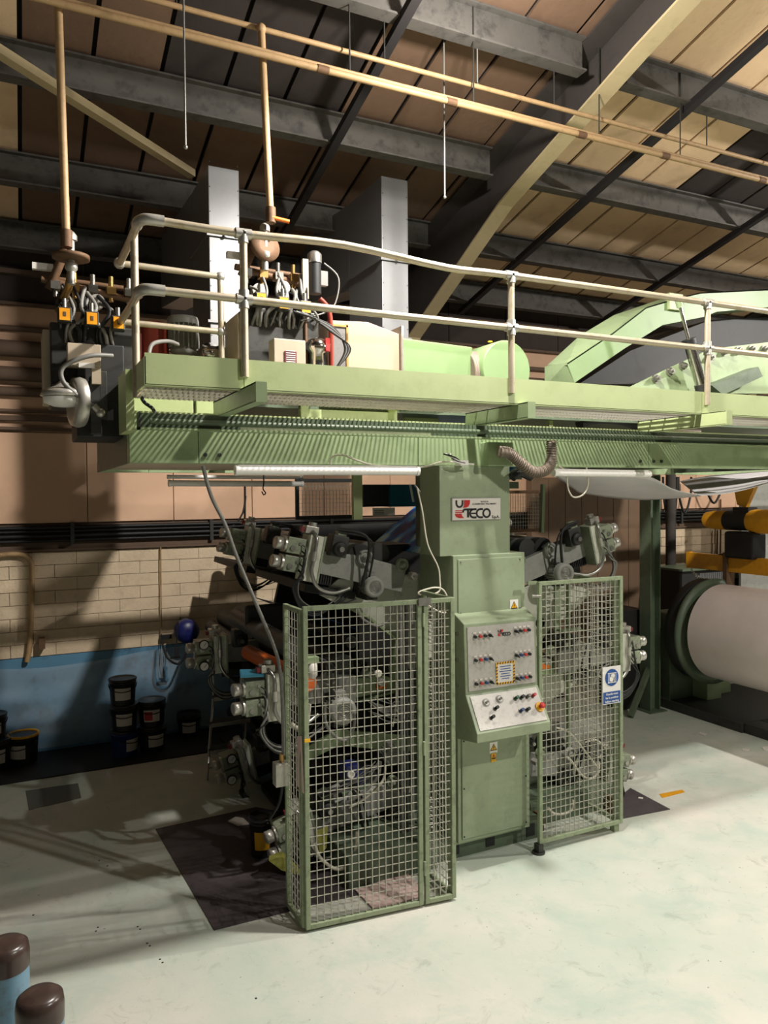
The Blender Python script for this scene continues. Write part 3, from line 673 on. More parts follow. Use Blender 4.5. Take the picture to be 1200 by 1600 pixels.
# arch hood, second arch, side plate with nuts, ram (right)
def arch(Y, th, pts_top, pts_bot, name, lab):
    a = thing('dryer_arch', lab, 'arch', (6, Y, 3.7), 'green dryer arches')
    T = [PY(x, y, Y) for x, y in pts_top]; Bt = [PY(x, y, Y) for x, y in pts_bot]
    m = MB(); tp = MB()
    for i in range(len(T)-1):
        m.prism([T[i], T[i+1], Bt[i+1], Bt[i]], (0, .015, 0))
        tp.add([T[i], T[i+1], T[i+1]+Vector((0, th, 0)), T[i]+Vector((0, th, 0)), T[i]-Vector((0, 0, .012)), T[i+1]-Vector((0, 0, .012)), T[i+1]+Vector((0, th, -.012)), T[i]+Vector((0, th, -.012))], [(0,1,2,3),(7,6,5,4),(0,4,5,1),(2,6,7,3),(1,5,6,2),(3,7,4,0)])
        tp.add([Bt[i], Bt[i+1], Bt[i+1]+Vector((0, th, 0)), Bt[i]+Vector((0, th, 0))], [(0,1,2,3)])
    m.build('side_web', M['mint'], a); tp.build('top_plate', M['green'], a)
    return a
top1 = [(905, 575), (958, 520), (1000, 487), (1060, 478), (1095, 468), (1200, 455), (1420, 452)]
bot1 = [(945, 596), (985, 560), (1012, 535), (1090, 502), (1120, 490), (1200, 488), (1420, 495)]
top1 = [(886, 568), (958, 520), (1010, 480), (1060, 465), (1095, 457), (1200, 452), (1420, 452)]
bot1 = [(898, 598), (975, 545), (1035, 508), (1100, 495), (1120, 487), (1200, 480), (1420, 492)]
ar = arch(5.45, .18, top1, bot1, 'a', 'front green arched dryer beam rising to the right behind the rail')
MB().prism([PY(853, 572, 5.75), PY(886, 566, 5.45), PY(898, 598, 5.45), PY(853, 602, 5.75)], (0.0, .02, 0)).build('end_foot', M['green'], ar)
# the slanted inner cheek of the arch (seen as the paler face)
ck = MB(); In = [(856, 570), (905, 525), (960, 492), (1040, 465)]; Ou = [(886, 568), (935, 535), (990, 497), (1060, 466)]
for i in range(3):
    A, B_, C_, D_ = PY(*In[i], 5.8), PY(*In[i+1], 5.8), PY(*Ou[i+1], 5.46), PY(*Ou[i], 5.46)
    ck.prism([A, B_, C_, D_], (0, .0, -.012))
ck.build('slanted_cheek', M['cream'] if False else M['green'], ar)
p = PY(1058, 463, 5.44); MB().box(p.x-.12, p.x+.06, 5.42, 5.47, p.z-.14, p.z+.02).build('lug', M['light_green'], ar, .004)
ar2 = arch(6.7, .15, [(1130, 560), (1200, 515), (1300, 490), (1420, 480)], [(1160, 570), (1230, 545), (1310, 520), (1420, 510)], 'b', 'rear green arched dryer beam in the dark behind the front arch')
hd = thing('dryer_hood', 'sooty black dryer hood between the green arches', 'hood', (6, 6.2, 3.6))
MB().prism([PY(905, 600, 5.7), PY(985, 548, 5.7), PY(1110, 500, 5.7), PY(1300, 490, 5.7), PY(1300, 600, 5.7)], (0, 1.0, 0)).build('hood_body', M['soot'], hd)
sp = thing('roller_side_plate', 'green side plate with a row of roller nuts under the arch', 'plate', (6.2, 5.2, 3.5))
Ys = 5.2
MB().prism([PY(x, y, Ys) for x, y in ((978, 608), (1040, 578), (1085, 557), (1110, 545), (1240, 530), (1300, 535), (1300, 615), (1135, 615))], (0, .03, 0)).build('plate', M['green'], sp, .003)
for x, y in ((1023, 592), (1045, 581), (1065, 572), (1130, 550), (1152, 548), (1172, 546), (1192, 546), (1108, 559)):
    p = PY(x, y, Ys); MB().cyl(p + Vector((0, -.05, 0)), p, .028, n=6, smooth=False).cyl(p + Vector((0, -.02, 0)), p, .04, n=14).cyl(p + Vector((0, -.07, 0)), p, .012, n=10).build('roller_nut', M['steel'], sp)
MB().prism([PY(x, y, Ys-.14) for x, y in ((1112, 602), (1185, 573), (1192, 588), (1130, 617))], (0, .14, 0)).build('welded_box', M['dark_green'], sp)
rm = thing('pneumatic_ram', 'chrome pneumatic ram standing between the arch and the walkway', 'ram', PY(1098, 604, 5.1))
p0, p1, p2 = PY(1062, 477, 5.1), PY(1077, 535, 5.1), PY(1096, 605, 5.1)
MB().cyl(p0, p1, .016, n=12).build('rod', M['chrome'], rm)
MB().cyl(p1, p2, .052, n=20).build('barrel', M['chrome'], rm)
d = (p2-p1).normalized(); MB().cyl(p1-d*.03, p1+d*.02, .066, n=20).build('gland', M['black'], rm)
MB().cyl(p2-d*.03, p2+d*.03, .06, n=20).build('base_cap', M['dark'], rm)
MB().cyl(p0-d*.05, p0+d*.02, .03, n=12).build('clevis', M['green'], rm)
# things under the grating
for (pts_, r, lb, m_) in (([(905, 662), (925, 655), (960, 654), (990, 662), (1000, 680)], .05, 'black flexible duct lying on the bridge under the walkway', 'black'),
                     ([(1005, 672), (1040, 668), (1060, 672), (1090, 676)], .045, 'grey flexible duct on the bridge beside the third bracket', 'hose')):
    tag(MB().tube([PY(x, y, 5.1) for x, y in pts_], r, 12).build('flexible_duct', M[m_]), lb, 'duct')
tag(MB().tube([PY(219, 616, 4.75), PY(225, 628, 4.75), PY(238, 638, 4.75), PY(243, 648, 4.72)], .011).build('short_cable', M['black']), 'short black cable dropping from the grating at the left end', 'cable')
# ================================================================== CONTROL COLUMN
con = thing('control_console', 'green control column with logo plate, sloping button desk and cabinet doors', 'control console', (3.2, 4.9, 0))
MB().box(2.775, 3.395, 4.81, 5.11, 2.28, 2.945).build('upper_column', M['cabinet'], con, .004)
MB().box(2.87, 3.51, 4.78, 5.30, 1.80, 2.285).build('upper_cabinet', M['cabinet'], con, .005)
dr = MB().box(2.905, 3.475, 4.768, 4.779, 1.835, 2.255).build('cabinet_door', M['cabinet'], con, .003)
sc_ = MB()
for x in (2.925, 3.455):
    for z in (1.86, 2.235): sc_.cyl((x, 4.763, z), (x, 4.768, z), .006, n=8)
sc_.build('screw', M['steel'], dr)
# hood over the desk, upright button panel, sloping desk
YP = 4.64
MB().prism([(2.87, 4.80, 1.87), (2.87, YP, 1.80), (2.87, YP-.02, 1.29), (2.87, 4.47, 1.05), (2.87, 4.47, .985), (2.87, 4.80, .93)], (.64, 0, 0)).build('desk_housing', M['cabinet'], con, .005)
MB().box(2.89, 3.49, 4.80, 5.28, .12, 1.85).build('core', M['cabinet'], con)
pn = MB().prism([(2.895, YP-.002, 1.775), (2.895, YP-.008, 1.775), (2.895, YP-.026, 1.315), (2.895, YP-.020, 1.315)], (.59, 0, 0)).build('button_panel', M['panel'], con)
ds = Vector((0, 4.47-(YP-.02), 1.05-1.29)).normalized(); dn = Vector((0, ds.z, -ds.y))
if dn.y > 0: dn = -dn
def dk_(x, t, h=0.0): return Vector((x, YP-.02, 1.29)) + ds*t + dn*h
dp = MB().prism([dk_(2.90, .015, .001), dk_(2.90, .015, .006), dk_(2.90, .265, .006), dk_(2.90, .265, .001)], (.585, 0, 0)).build('sloping_panel', M['panel'], con)
def yp(z): return YP - .008 - (1.775 - z)*.039
def button(x, z, m, parent, r=.011, lever=False):
    y = yp(z)
    b = MB().cyl((x, y, z), (x, y-.006, z), r*1.35, n=12).build('button_ring', M['steel'], parent)
    c = MB().cyl((x, y-.006, z), (x, y-.022, z), r, n=12)
    if lever: c.bar((x-.008, y-.024, z+.01), (x+.014, y-.024, z-.012), .008, .012, (0, 1, 0))
    c.build('button_cap', M[m], b)
    MB().box(x-.012, x+.012, y-.003, y, z+.020, z+.032).build('button_label', M['label'], b)
rows = [(1.705, 1.715), (1.535, 1.535), (1.365, 1.365)]
for i, (zl, zr_) in enumerate(rows):
    for j, (dx, m) in enumerate(((0, 'black'), (.044, 'red'), (.086, 'knob_blue' if i else 'black'), (.128, 'black'))):
        button(2.955+dx, zl, m, pn, lever=(j == 3))
    for j, (dx, m) in enumerate(((0, 'black'), (.042, 'knob_blue' if i else 'black'), (.080, 'red'), (.118, 'black'))):
        button(3.312+dx, zr_, m, pn, lever=(j == 0))
def desk_knob(x, t, m, r=.012, h=.03, ring=True):
    b = MB().cyl(dk_(x, t, .006), dk_(x, t, .012), r*1.6, n=14).build('knob_ring', M['steel'] if ring else M['yellow'], dp)
    MB().cyl(dk_(x, t, .012), dk_(x, t, .012+h), r, n=14).build('knob', M[m], b)
for x, t in ((3.015, .075), (3.135, .065)):
    b = MB().cyl(dk_(x, t, .006), dk_(x, t, .010), .03, n=20).build('dial_ring', M['grey'], dp)
    MB().cyl(dk_(x, t, .010), dk_(x, t, .016), .02, n=20).build('dial_face', M['panel'], b)
    MB().cyl(dk_(x, t, .016), dk_(x, t, .034), .009, n=12).build('dial_knob', M['chrome'], b)
for x, t, m in ((3.08, .125, 'black'), (3.025, .185, 'black'), (3.275, .075, 'knob_green'), (3.325, .075, 'black'), (3.38, .075, 'cgrey'), (3.43, .075, 'red'), (3.285, .17, 'knob_blue'), (3.34, .17, 'black')): desk_knob(x, t, m)
b = MB().cyl(dk_(3.455, .165, .006), dk_(3.455, .165, .016), .036, n=22).build('stop_plate', M['yellow'], dp)
MB().cyl(dk_(3.455, .165, .016), dk_(3.455, .165, .04), .012, n=12).lathe(dk_(3.455, .165, .04), dn, [(.018, 0), (.023, .006), (.021, .014), (.01, .018)], 18).build('emergency_stop_button', M['red'], b)
# hazard framed notice on the panel
nx0, nx1, nz0, nz1 = 3.13, 3.295, 1.335, 1.50
y = yp(1.42)-.003
nt_ = MB().box(nx0, nx1, y, y+.002, nz0, nz1).build('notice', M['label'], pn)
hz = MB(); k = 0
hz.box(nx0, nx1, y-.0015, y-.0005, nz0, nz0+.014).box(nx0, nx1, y-.0015, y-.0005, nz1-.014, nz1).box(nx0, nx0+.014, y-.0015, y-.0005, nz0+.014, nz1-.014).box(nx1-.014, nx1, y-.0015, y-.0005, nz0+.014, nz1-.014)
hz.build('notice_border', M['yellow'], nt_)
st = MB(); x = nx0
for i in range(7):
    a = nx0 + .006 + i*.023
    for z in (nz0, nz1-.014): st.prism([(a, y-.0018, z), (a+.009, y-.0018, z), (a+.015, y-.0018, z+.014), (a+.006, y-.0018, z+.014)], (0, -.0006, 0))
    a = nz0 + .006 + i*.023
    for x in (nx0, nx1-.014):
        if i < 6: st.prism([(x, y-.0018, a), (x+.014, y-.0018, a+.006), (x+.014, y-.0018, a+.015), (x, y-.0018, a+.009)], (0, -.0006, 0))
st.build('hazard_stripe', M['black'], nt_)
nl = MB()
for k, (w0, m) in enumerate(((.9, 0), (.8, 0), (.95, 0), (.7, 0), (.85, 0), (.6, 0))):
    zc = nz1-.034 - k*.018; cx = (nx0+nx1)/2
    nl.box(cx-w0*.055, cx+w0*.055, y-.0012, y-.0002, zc-.003, zc+.003)
nl.build('notice_lines', M['sign_blue'], nt_)

# maker's plate : U over TECO drawn as bands
def band(mb, pts, w, y0, d=.002, cl=False):
    """flat stroke of constant width in the XZ plane"""
    n = len(pts); L_, R_ = [], []
    for i in range(n):
        a = Vector(pts[max(i-1, 0)]); b = Vector(pts[min(i+1, n-1)])
        t = (b-a).normalized(); nn = Vector((-t.y, t.x)); p = Vector(pts[i])
        L_.append(p+nn*w/2); R_.append(p-nn*w/2)
    for i in range(n-1):
        mb.prism([(L_[i].x, y0, L_[i].y), (L_[i+1].x, y0, L_[i+1].y), (R_[i+1].x, y0, R_[i+1].y), (R_[i].x, y0, R_[i].y)], (0, -d, 0))
def arc(cx, cz, r, a0, a1, n=10, sx=1.0):
    return [(cx + sx*r*math.cos(math.radians(a0+(a1-a0)*i/n)), cz + r*math.sin(math.radians(a0+(a1-a0)*i/n))) for i in range(n+1)]
def logo(ox, oz, s, y0, parent, full=True):
    """ox, oz lower left corner of the mark; s = height of the whole mark"""
    K = lambda pts: [(ox+x*s, oz+z*s) for x, z in pts]
    bk, rd = MB(), MB()
    # black U
    band(bk, K([(.10, .98)] + arc(.30, .80, .20, 180, 360, 10) + [(.50, .98)]), .11*s, y0)
    # red quarter shape right of U
    q = K([(.60, .98), (1.0, .98), (.98, .78), (.88, .62), (.72, .56), (.50, .56), (.60, .68)])
    rd.prism([(x, y0, z) for x, z in q], (0, -.002, 0))
    # red stripes and half disc of the lower mark
    for z in (.40, .30): rd.prism([(x, y0, z_) for x, z_ in K([(.0, z-.03), (.50, z-.03), (.50, z+.02), (.04, z+.02)])], (0, -.002, 0))
    rd.prism([(x, y0, z) for x, z in K([(.0, .22), (.44, .22), (.46, .10), (.60, -.02), (.30, -.02), (.10, .04), (.02, .14)])], (0, -.002, 0))
    w = .13*s
    # T with sweeping roof
    band(bk, K([(.52, .30)] + arc(.66, .34, .12, 180, 90, 6) + [(1.15, .46)]), w*.85, y0)
    band(bk, K([(.86, .44), (.86, .0)]), w, y0)
    # E, C, O
    band(bk, K([(1.42, .46)] + arc(1.22, .23, .23, 90, 270, 10) + [(1.42, .0)]), w*.85, y0)
    band(bk, K([(1.06, .23), (1.38, .23)]), w*.6, y0)
    band(bk, K([(1.85, .46)] + arc(1.66, .23, .23, 90, 270, 10) + [(1.85, .0)]), w*.85, y0)
    band(bk, K(arc(2.10, .23, .23, 0, 360, 20)), w*.85, y0)
    bk.build('logo_black', M['black'], parent); rd.build('logo_red', M['red'], parent)
px0, px1, pz0, pz1 = PY(706, 814, 4.80).x, PY(783, 814, 4.80).x, PY(706, 814, 4.80).z, PY(706, 778, 4.80).z
mp = MB().box(px0, px1, 4.803, 4.810, pz0, pz1).build('maker_plate', M['grey'], con)
MB().box(px0+.006, px1-.006, 4.800, 4.803, pz0+.006, pz1-.006).build('plate_face', M['label'], mp)
hgt = (pz1-pz0)*.78
logo(px0+.026, pz0+.022, hgt, 4.7995, mp)
text('small_print', 'FLEXO &\nCONVERTING MACHINERY', M['black'], mp, (px0+.285, 4.7985, pz1-.040), .0175)
text('small_print', 'S.p.A.', M['black'], mp, (px1-.05, 4.7985, pz0+.022), .03, bold=.0006)
logo(3.155, 1.69, .048, yp(1.71)-.001, pn)
# warning stickers
def tri_sign(cx, cz, w, h, y, parent, plate='white', bolt=True, nm='warning_sticker'):
    s = MB().box(cx-w/2, cx+w/2, y-.002, y, cz-h/2, cz+h/2).build(nm, M[plate], parent)
    r = w*.44; a = [(cx-r, cz-r*.72), (cx+r, cz-r*.72), (cx, cz+r*.98)]
    MB().prism([(x, y-.002, z) for x, z in a], (0, -.0012, 0)).build('triangle_edge', M['black'], s)
    r2 = r*.78; a = [(cx-r2, cz-r2*.68), (cx+r2, cz-r2*.68), (cx, cz+r2*.94)]
    MB().prism([(x, y-.0033, z) for x, z in a], (0, -.001, 0)).build('triangle', M['yellow'], s)
    MB().prism([(cx+x*r, y-.0044, cz+z*r) for x, z in ((.05, .45), (-.14, .02), (.0, .02), (-.06, -.45), (.15, .12), (.02, .12), (.14, .45))], (0, -.001, 0)).build('lightning_bolt', M['black'], s)
    return s
p = PY(803, 946, 4.767); tri_sign(p.x, p.z, .075, .09, 4.767, dr)
# lower cabinet
lc = MB().box(2.895, 3.545, 4.772, 4.80, .14, .99).build('lower_cabinet', M['cabinet'], con, .004)
ld_ = MB().box(2.925, 3.515, 4.760, 4.771, .17, .93).build('lower_door', M['cabinet'], con, .003)
sc_ = MB()
for x in (2.94, 3.50):
    for z in (.19, .55, .905): sc_.cyl((x, 4.756, z), (x, 4.760, z), .006, n=8)
sc_.build('screw', M['black'], ld_)
p = PY(771, 1168, 4.76); tri_sign(p.x, p.z, .070, .085, 4.76, ld_)
p = PY(771, 1183, 4.758); s_ = MB().box(p.x-.022, p.x+.022, 4.754, 4.756, p.z-.035, p.z+.03).build('small_sticker', M['yellow'], ld_)
MB().box(p.x-.016, p.x+.016, 4.752, 4.754, p.z-.012, p.z-.004).build('sticker_line', M['black'], s_)
MB().prism([(p.x-.012, 4.754, p.z+.004), (p.x+.012, 4.754, p.z+.004), (p.x, 4.754, p.z+.024)], (0, -.001, 0)).build('sticker_triangle', M['red'], s_)
# side knobs on the housing
for z in (1.72, 1.53, 1.34): MB().cyl((2.87, 4.72, z), (2.852, 4.72, z), .014, n=12).build('side_knob', M['chrome'], con)
# plinth with square slots
plb = tag(MB().box(2.72, 3.72, 4.84, 5.5, 0, .145).build('press_plinth', M['dark_green']), 'dark green plinth with square slots under the control column', 'plinth')
for x in (2.90, 3.22, 3.60): MB().box(x-.04, x+.04, 4.834, 4.842, .03, .125).build('slot', M['black'], plb)
# post above the column, box with cables
MB().box(3.13, 3.35, 4.70, 4.81, 2.945, 3.12).build('neck_post', M['green'], con, .004)
MB().box(2.9, 2.97, 4.72, 4.8, 2.945, 2.985).build('junction_plug', M['white'], con, .004)
for k in range(4): MB().tube([(2.78+k*.02, 4.76, 3.03), (2.86, 4.72, 3.0-k*.01), (2.93+k*.03, 4.73, 2.955)], .006, 6).build('plug_cable', M['white' if k % 2 else 'black'], con)

# white cables
for nm, lb, pts, Y in (('white_cable', 'white cable looping over the left batten to the control column', [(516, 726), (519, 714), (535, 711), (560, 720), (585, 727), (640, 730), (665, 729), (690, 722), (712, 722)], 4.78),
                       ('white_cable', 'white cable hanging down the left side of the control column to the cage', [(652, 763), (660, 800), (668, 850), (684, 885), (687, 905), (685, 925), (660, 930), (655, 925), (680, 918), (695, 925), (702, 952), (690, 957), (668, 945), (658, 933)], 4.75),
                       ('white_cable', 'white cable loop hanging under the bridge right of the ribbed hose', [(872, 728), (884, 738), (888, 765), (897, 777), (912, 772), (919, 755), (916, 730)], 4.72)):
    tag(MB().tube([PY(x, y, Y) for x, y in pts], .0065, 8).build(nm, M['cable']), lb, 'cable')
tag(MB().tube([PY(x, y, 4.7) for x, y in ((317, 728), (330, 775), (352, 820), (370, 870), (398, 938), (428, 1010), (437, 1045), (441, 1090), (443, 1180))], .012, 8).build('drop_cable', M['cgrey']), 'thick grey cable hanging from the bridge end down to the cage', 'cable')
jb2 = tag(MB().box(PY(428, 1190, 4.7).x, PY(449, 1190, 4.7).x, 4.66, 4.74, PY(430, 1228, 4.7).z, PY(430, 1192, 4.7).z).build('pendant_box', M['alu'], None, .006), 'small grey metal box hanging on a cable beside the left cage', 'box')
MB().cyl(PY(440, 1192, 4.7), PY(440, 1178, 4.7), .016, n=10).build('gland', M['brass'], jb2)
tag(MB().tube([PY(x, y, 4.7) for x, y in ((441, 1228), (436, 1255), (420, 1282))], .010, 8).build('lower_cable', M['black']), 'short black cable below the hanging grey box', 'cable')

# ribbed hose: tube with rings
hp = [PY(x, y, 4.62) for x, y in ((781, 706), (795, 708), (812, 722), (832, 737), (852, 735), (861, 722), (862, 705), (861, 688))]
ho = thing('ribbed_hose', 'ribbed grey hose sagging from the neck of the column up to the bridge', 'hose', hp[3])
MB().tube(hp, .034, 14, 6).build('hose_wall', M['hose'], ho)
rg = MB(); q = []
for i in range(len(hp)-1):
    a_, b_, c_, d_ = hp[max(i-1, 0)], hp[i], hp[i+1], hp[min(i+2, len(hp)-1)]
    for k in range(7):
        t = k/7; q.append(.5*((2*b_)+(c_-a_)*t+(2*a_-5*b_+4*c_-d_)*t*t+(3*b_-a_-3*c_+d_)*t**3))
for i in range(len(q)-1):
    d = (q[i+1]-q[i]).normalized(); rg.lathe(q[i], d, [(.033, -.005), (.043, -.002), (.043, .002), (.033, .005)], 14)
tag(rg.build('hose_rib', M['hose'], ho), kind='stuff')
tag(MB().tube([PY(x, y, 4.75) for x, y in ((800, 746), (812, 738), (830, 745))], .035, 12).build('black_hose', M['black']), 'short black flexible hose at the top right of the column', 'hose')

# fluorescent battens
def batten(a, b, lab, r=.030, tray=True):
    a, b = Vector(a), Vector(b); t = thing('light_batten', lab, 'light', (a+b)/2, 'white light battens')
    d = (b-a).normalized()
    MB().cyl(a, b, r, n=14).build('diffuser', M['white'], t)
    if tray: MB().bar(a+Vector((0, 0, r)), b+Vector((0, 0, r)), .02, .012).build('tray', M['white'], t)
    for e, s in ((a, -1), (b, 1)): MB().cyl(e, e+d*s*.02, r*1.12, n=14).build('end_cap', M['white'], t)
batten(PY(372, 735, 4.69), PY(650, 736, 4.69), 'white batten light under the bridge left of the control column')
batten(PY(868, 739, 4.70), PY(1012, 741, 4.70), 'white batten light under the bridge right of the ribbed hose', .026)
batten(PY(267, 755, 6.0), PY(470, 756, 6.0), 'far white batten light, lower of the two against the beige wall', .024, False)
batten(PY(265, 745, 6.4), PY(470, 746, 6.4), 'far white batten light, upper of the two against the beige wall', .016, False)
hk = PY(412, 740, 5.9); tag(MB().tube([hk, PY(412, 756, 5.9), PY(411, 764, 5.9), PY(415, 770, 5.9), PY(412, 773, 5.9), PY(409, 768, 5.9)], .005, 6).build('hook', M['black']), 'small black hook below the far battens', 'hook')

# ================================================================== SAFETY CAGES
def mesh_panel(name, P0, u, w_, h_, parent, cell=.045, fr=.03, r=.0023, off=Vector((0, 0, 0)), hinge=False, mname='cage'):
    """framed square mesh; P0 lower corner, u horizontal unit vector"""
    P0 = Vector(P0); u = Vector(u).normalized(); z = Vector((0, 0, 1)); nn = u.cross(z)
    f = MB()
    f.bar(P0+u*fr/2, P0+u*fr/2+z*h_, fr, fr, nn).bar(P0+u*(w_-fr/2), P0+u*(w_-fr/2)+z*h_, fr, fr, nn)
    f.bar(P0+z*(h_-fr/2)+u*fr, P0+z*(h_-fr/2)+u*(w_-fr), fr, fr, z).bar(P0+z*fr/2+u*fr, P0+z*fr/2+u*(w_-fr), fr, fr, z)
    o = f.build(name, M[mname], parent, .003)
    m = MB(); k = 1
    n = max(1, round((w_-2*fr)/cell)); cx = (w_-2*fr)/n
    for i in range(1, n): a = P0+u*(fr+i*cx)+nn*.002; m.bar(a+z*fr, a+z*(h_-fr), r*2, r*2, nn)
    n2 = max(1, round((h_-2*fr)/(cell*1.2))); cz = (h_-2*fr)/n2
    for i in range(1, n2): a = P0+z*(fr+i*cz)-nn*.002; m.bar(a+u*fr, a+u*(w_-fr), r*2, r*2, nn)
    w = m.build('wire_mesh', M['wire'], o); w['kind'] = 'stuff'
    return o
cg = thing('guard_cage', 'left green wire mesh guard cage with a narrow second panel', 'cage', (2.05, 4.4, 0))
ax = Vector((1, -.09/1.02, 0)).normalized()
c0 = Vector((1.574, 4.435, .02)); HC = 2.03
mesh_panel('front_panel', c0, ax, .80, HC, cg)
mesh_panel('narrow_panel', c0+ax*.815, ax, .225, HC-.0, cg)
c1 = c0 + ax*1.04
mesh_panel('right_side_panel', c1 + Vector((-.015, .02, 0)), (0, 1, 0), .38, HC, cg)
mesh_panel('left_side_panel', c0 + Vector((0, .02, 0)), (-.03, 1, 0), .30, HC-.02, cg)
for z in (.2, 1.0, 1.85):
    MB().cyl(c0+ax*.808+Vector((0, -.018, z)), c0+ax*.808+Vector((0, -.018, z+.09)), .009, n=8).build('hinge', M['cage'], cg)
tp = c0+ax*.80; MB().box(tp.x-.03, tp.x+.06, tp.y-.03, tp.y-.012, HC-.02, HC+.03).build('latch', M['steel'], cg)
MB().box(c0.x-.002, c0.x+.036, c0.y-.021, c0.y-.016, 1.205, 1.225).build('yellow_tape', M['yellow'], cg)
pt = [c0+Vector((-.01, .08, 1.20)), c0+Vector((-.01, .01, 1.22)), c0+Vector((.0, .0, .86)), c0+Vector((-.01, .09, .88))]
MB().prism(pt, (-.006, 0, 0)).build('paper_notice', M['pink'], cg)

cr = thing('guard_cage', 'right green wire mesh guard cage carrying the blue round sign', 'cage', (3.95, 4.63, 0))
r0 = Vector((3.52, 4.63, .07))
mesh_panel('front_panel', r0, (1, -.0, 0), .83, 2.0, cr)
mesh_panel('side_panel', r0 + Vector((.80, .03, 0)), (0.02, 1, 0), .62, 1.96, cr)
MB().box(3.50, 3.545, 4.60, 4.66, 0.0, .07).build('levelling_foot', M['dark'], cr)
MB().cyl((3.52, 4.63, 0), (3.52, 4.63, .012), .05, n=14).build('foot_pad', M['dark'], cr)
MB().box(4.28, 4.33, 4.64, 4.69, 0.0, .07).build('foot', M['cage'], cr)
MB().box(3.44, 3.52, 4.64, 4.66, 2.05, 2.075).build('hinge_arm', M['cage'], cr)
MB().cyl((3.44, 4.6, 1.97), (3.52, 4.6, 1.965), .012, n=8).build('bolt', M['steel'], cr)
ir = MB().box(4.15, 4.19, 5.2, 5.24, 1.55, 2.03).box(4.15, 4.42, 5.2, 5.22, 1.53, 1.56)
for k in range(11): ir.box(4.19, 4.26, 5.21, 5.215, 1.60+k*.038, 1.612+k*.038)
ir.build('slotted_upright', M['cage'], cr)
# guard sign
a, b_ = PY(941, 1043, 4.61), PY(969, 1097, 4.61)
sg = MB().box(a.x, b_.x, 4.605, 4.609, b_.z, a.z); sg = sg.build('guard_sign', M['white'], cr)
cxs, czs = (a.x+b_.x)/2, a.z-.088
MB().cyl((cxs, 4.606, czs), (cxs, 4.602, czs), .068, n=30, smooth=False).build('blue_disc', M['sign_blue'], sg)
gm = MB()
for k in range(6): gm.box(cxs-.042+k*.0155, cxs-.038+k*.0155, 4.599, 4.602, czs-.038, czs+.036)
gm.box(cxs-.044, cxs+.044, 4.599, 4.602, czs+.032, czs+.038).box(cxs-.044, cxs+.044, 4.599, 4.602, czs-.042, czs-.036)
gm.cyl((cxs+.01, 4.601, czs+.014), (cxs+.01, 4.598, czs+.014), .017, n=14, smooth=False).cyl((cxs-.008, 4.601, czs-.012), (cxs-.008, 4.598, czs-.012), .02, n=14, smooth=False)
gm.build('guard_symbol', M['white'], sg)
MB().box(a.x+.006, b_.x-.006, 4.602, 4.605, b_.z+.008, b_.z+.098).build('blue_field', M['sign_blue'], sg)
for k, s in enumerate(('Guards must', 'be in position', 'before starting')):
    text('lettering', s, M['white'], sg, (cxs, 4.6015, b_.z+.080-k*.029), .0235, bold=.0004)
# ================================================================== PRESS FRAMES
YS = 5.36
fr = thing('printing_press', 'stained pale and green side frame of the printing press behind the cages', 'press', (3.2, 6.0, 0))
def plate(pts, Y, th, m, name='frame_plate', parent=None, bevel=.003):
    return MB().prism([PY(x, y, Y) for x, y in pts], (0, th, 0)).build(name, M[m], parent or fr, bevel)
plate([(500, 930), (528, 905), (600, 900), (705, 895), (705, 1045), (640, 1045), (618, 1000), (572, 965), (530, 945)], YS, .03, 'pale_frame')
for a, b_ in (((530, 943), (572, 962)), ((572, 962), (618, 998)), ((618, 998), (612, 1040)), ((612, 1040), (614, 1080)), ((614, 1080), (560, 1095))):
    MB().bar(PY(*a, YS-.02), PY(*b_, YS-.02), .05, .018).build('frame_edge', M['green'], fr)
plate([(614, 1040), (705, 1040), (705, 1360), (650, 1372), (640, 1300), (640, 1120)], YS+.03, .03, 'dark_green')
lp_ = plate([(500, 1075), (530, 1062), (600, 1056), (614, 1060), (614, 1078), (540, 1094), (500, 1098)], YS-.06, .04, 'green', 'deck_arm')
a = PY(596, 1071, YS-.07); t_ = MB().box(a.x-.045, a.x+.045, a.y-.004, a.y, a.z-.024, a.z+.024).build('orange_plate', M['orange'], lp_)
MB().cyl((a.x-.032, a.y-.006, a.z), (a.x-.032, a.y-.003, a.z), .006, n=8).cyl((a.x+.032, a.y-.006, a.z), (a.x+.032, a.y-.003, a.z), .006, n=8).box(a.x-.022, a.x+.022, a.y-.0055, a.y-.004, a.z-.003, a.z+.003).build('plate_screw', M['black'], t_)
plate([(455, 1180), (530, 1140), (640, 1150), (700, 1160), (700, 1178), (600, 1172), (530, 1165), (480, 1190)], YS+.02, .03, 'green', 'lower_arm')
plate([(535, 1240), (580, 1225), (590, 1352), (540, 1362)], YS-.1, .1, 'dark_green', 'leg_plate')
plate([(470, 1250), (535, 1225), (560, 1232), (555, 1262), (500, 1275), (475, 1270)], YS-.04, .04, 'grey', 'lower_link')
a, b_ = PZ(545, 1392), PZ(645, 1366)
MB().box(a.x, 2.72, a.y, a.y+.5, 0, .23).build('base_block', M['dark_green'], fr, .006)
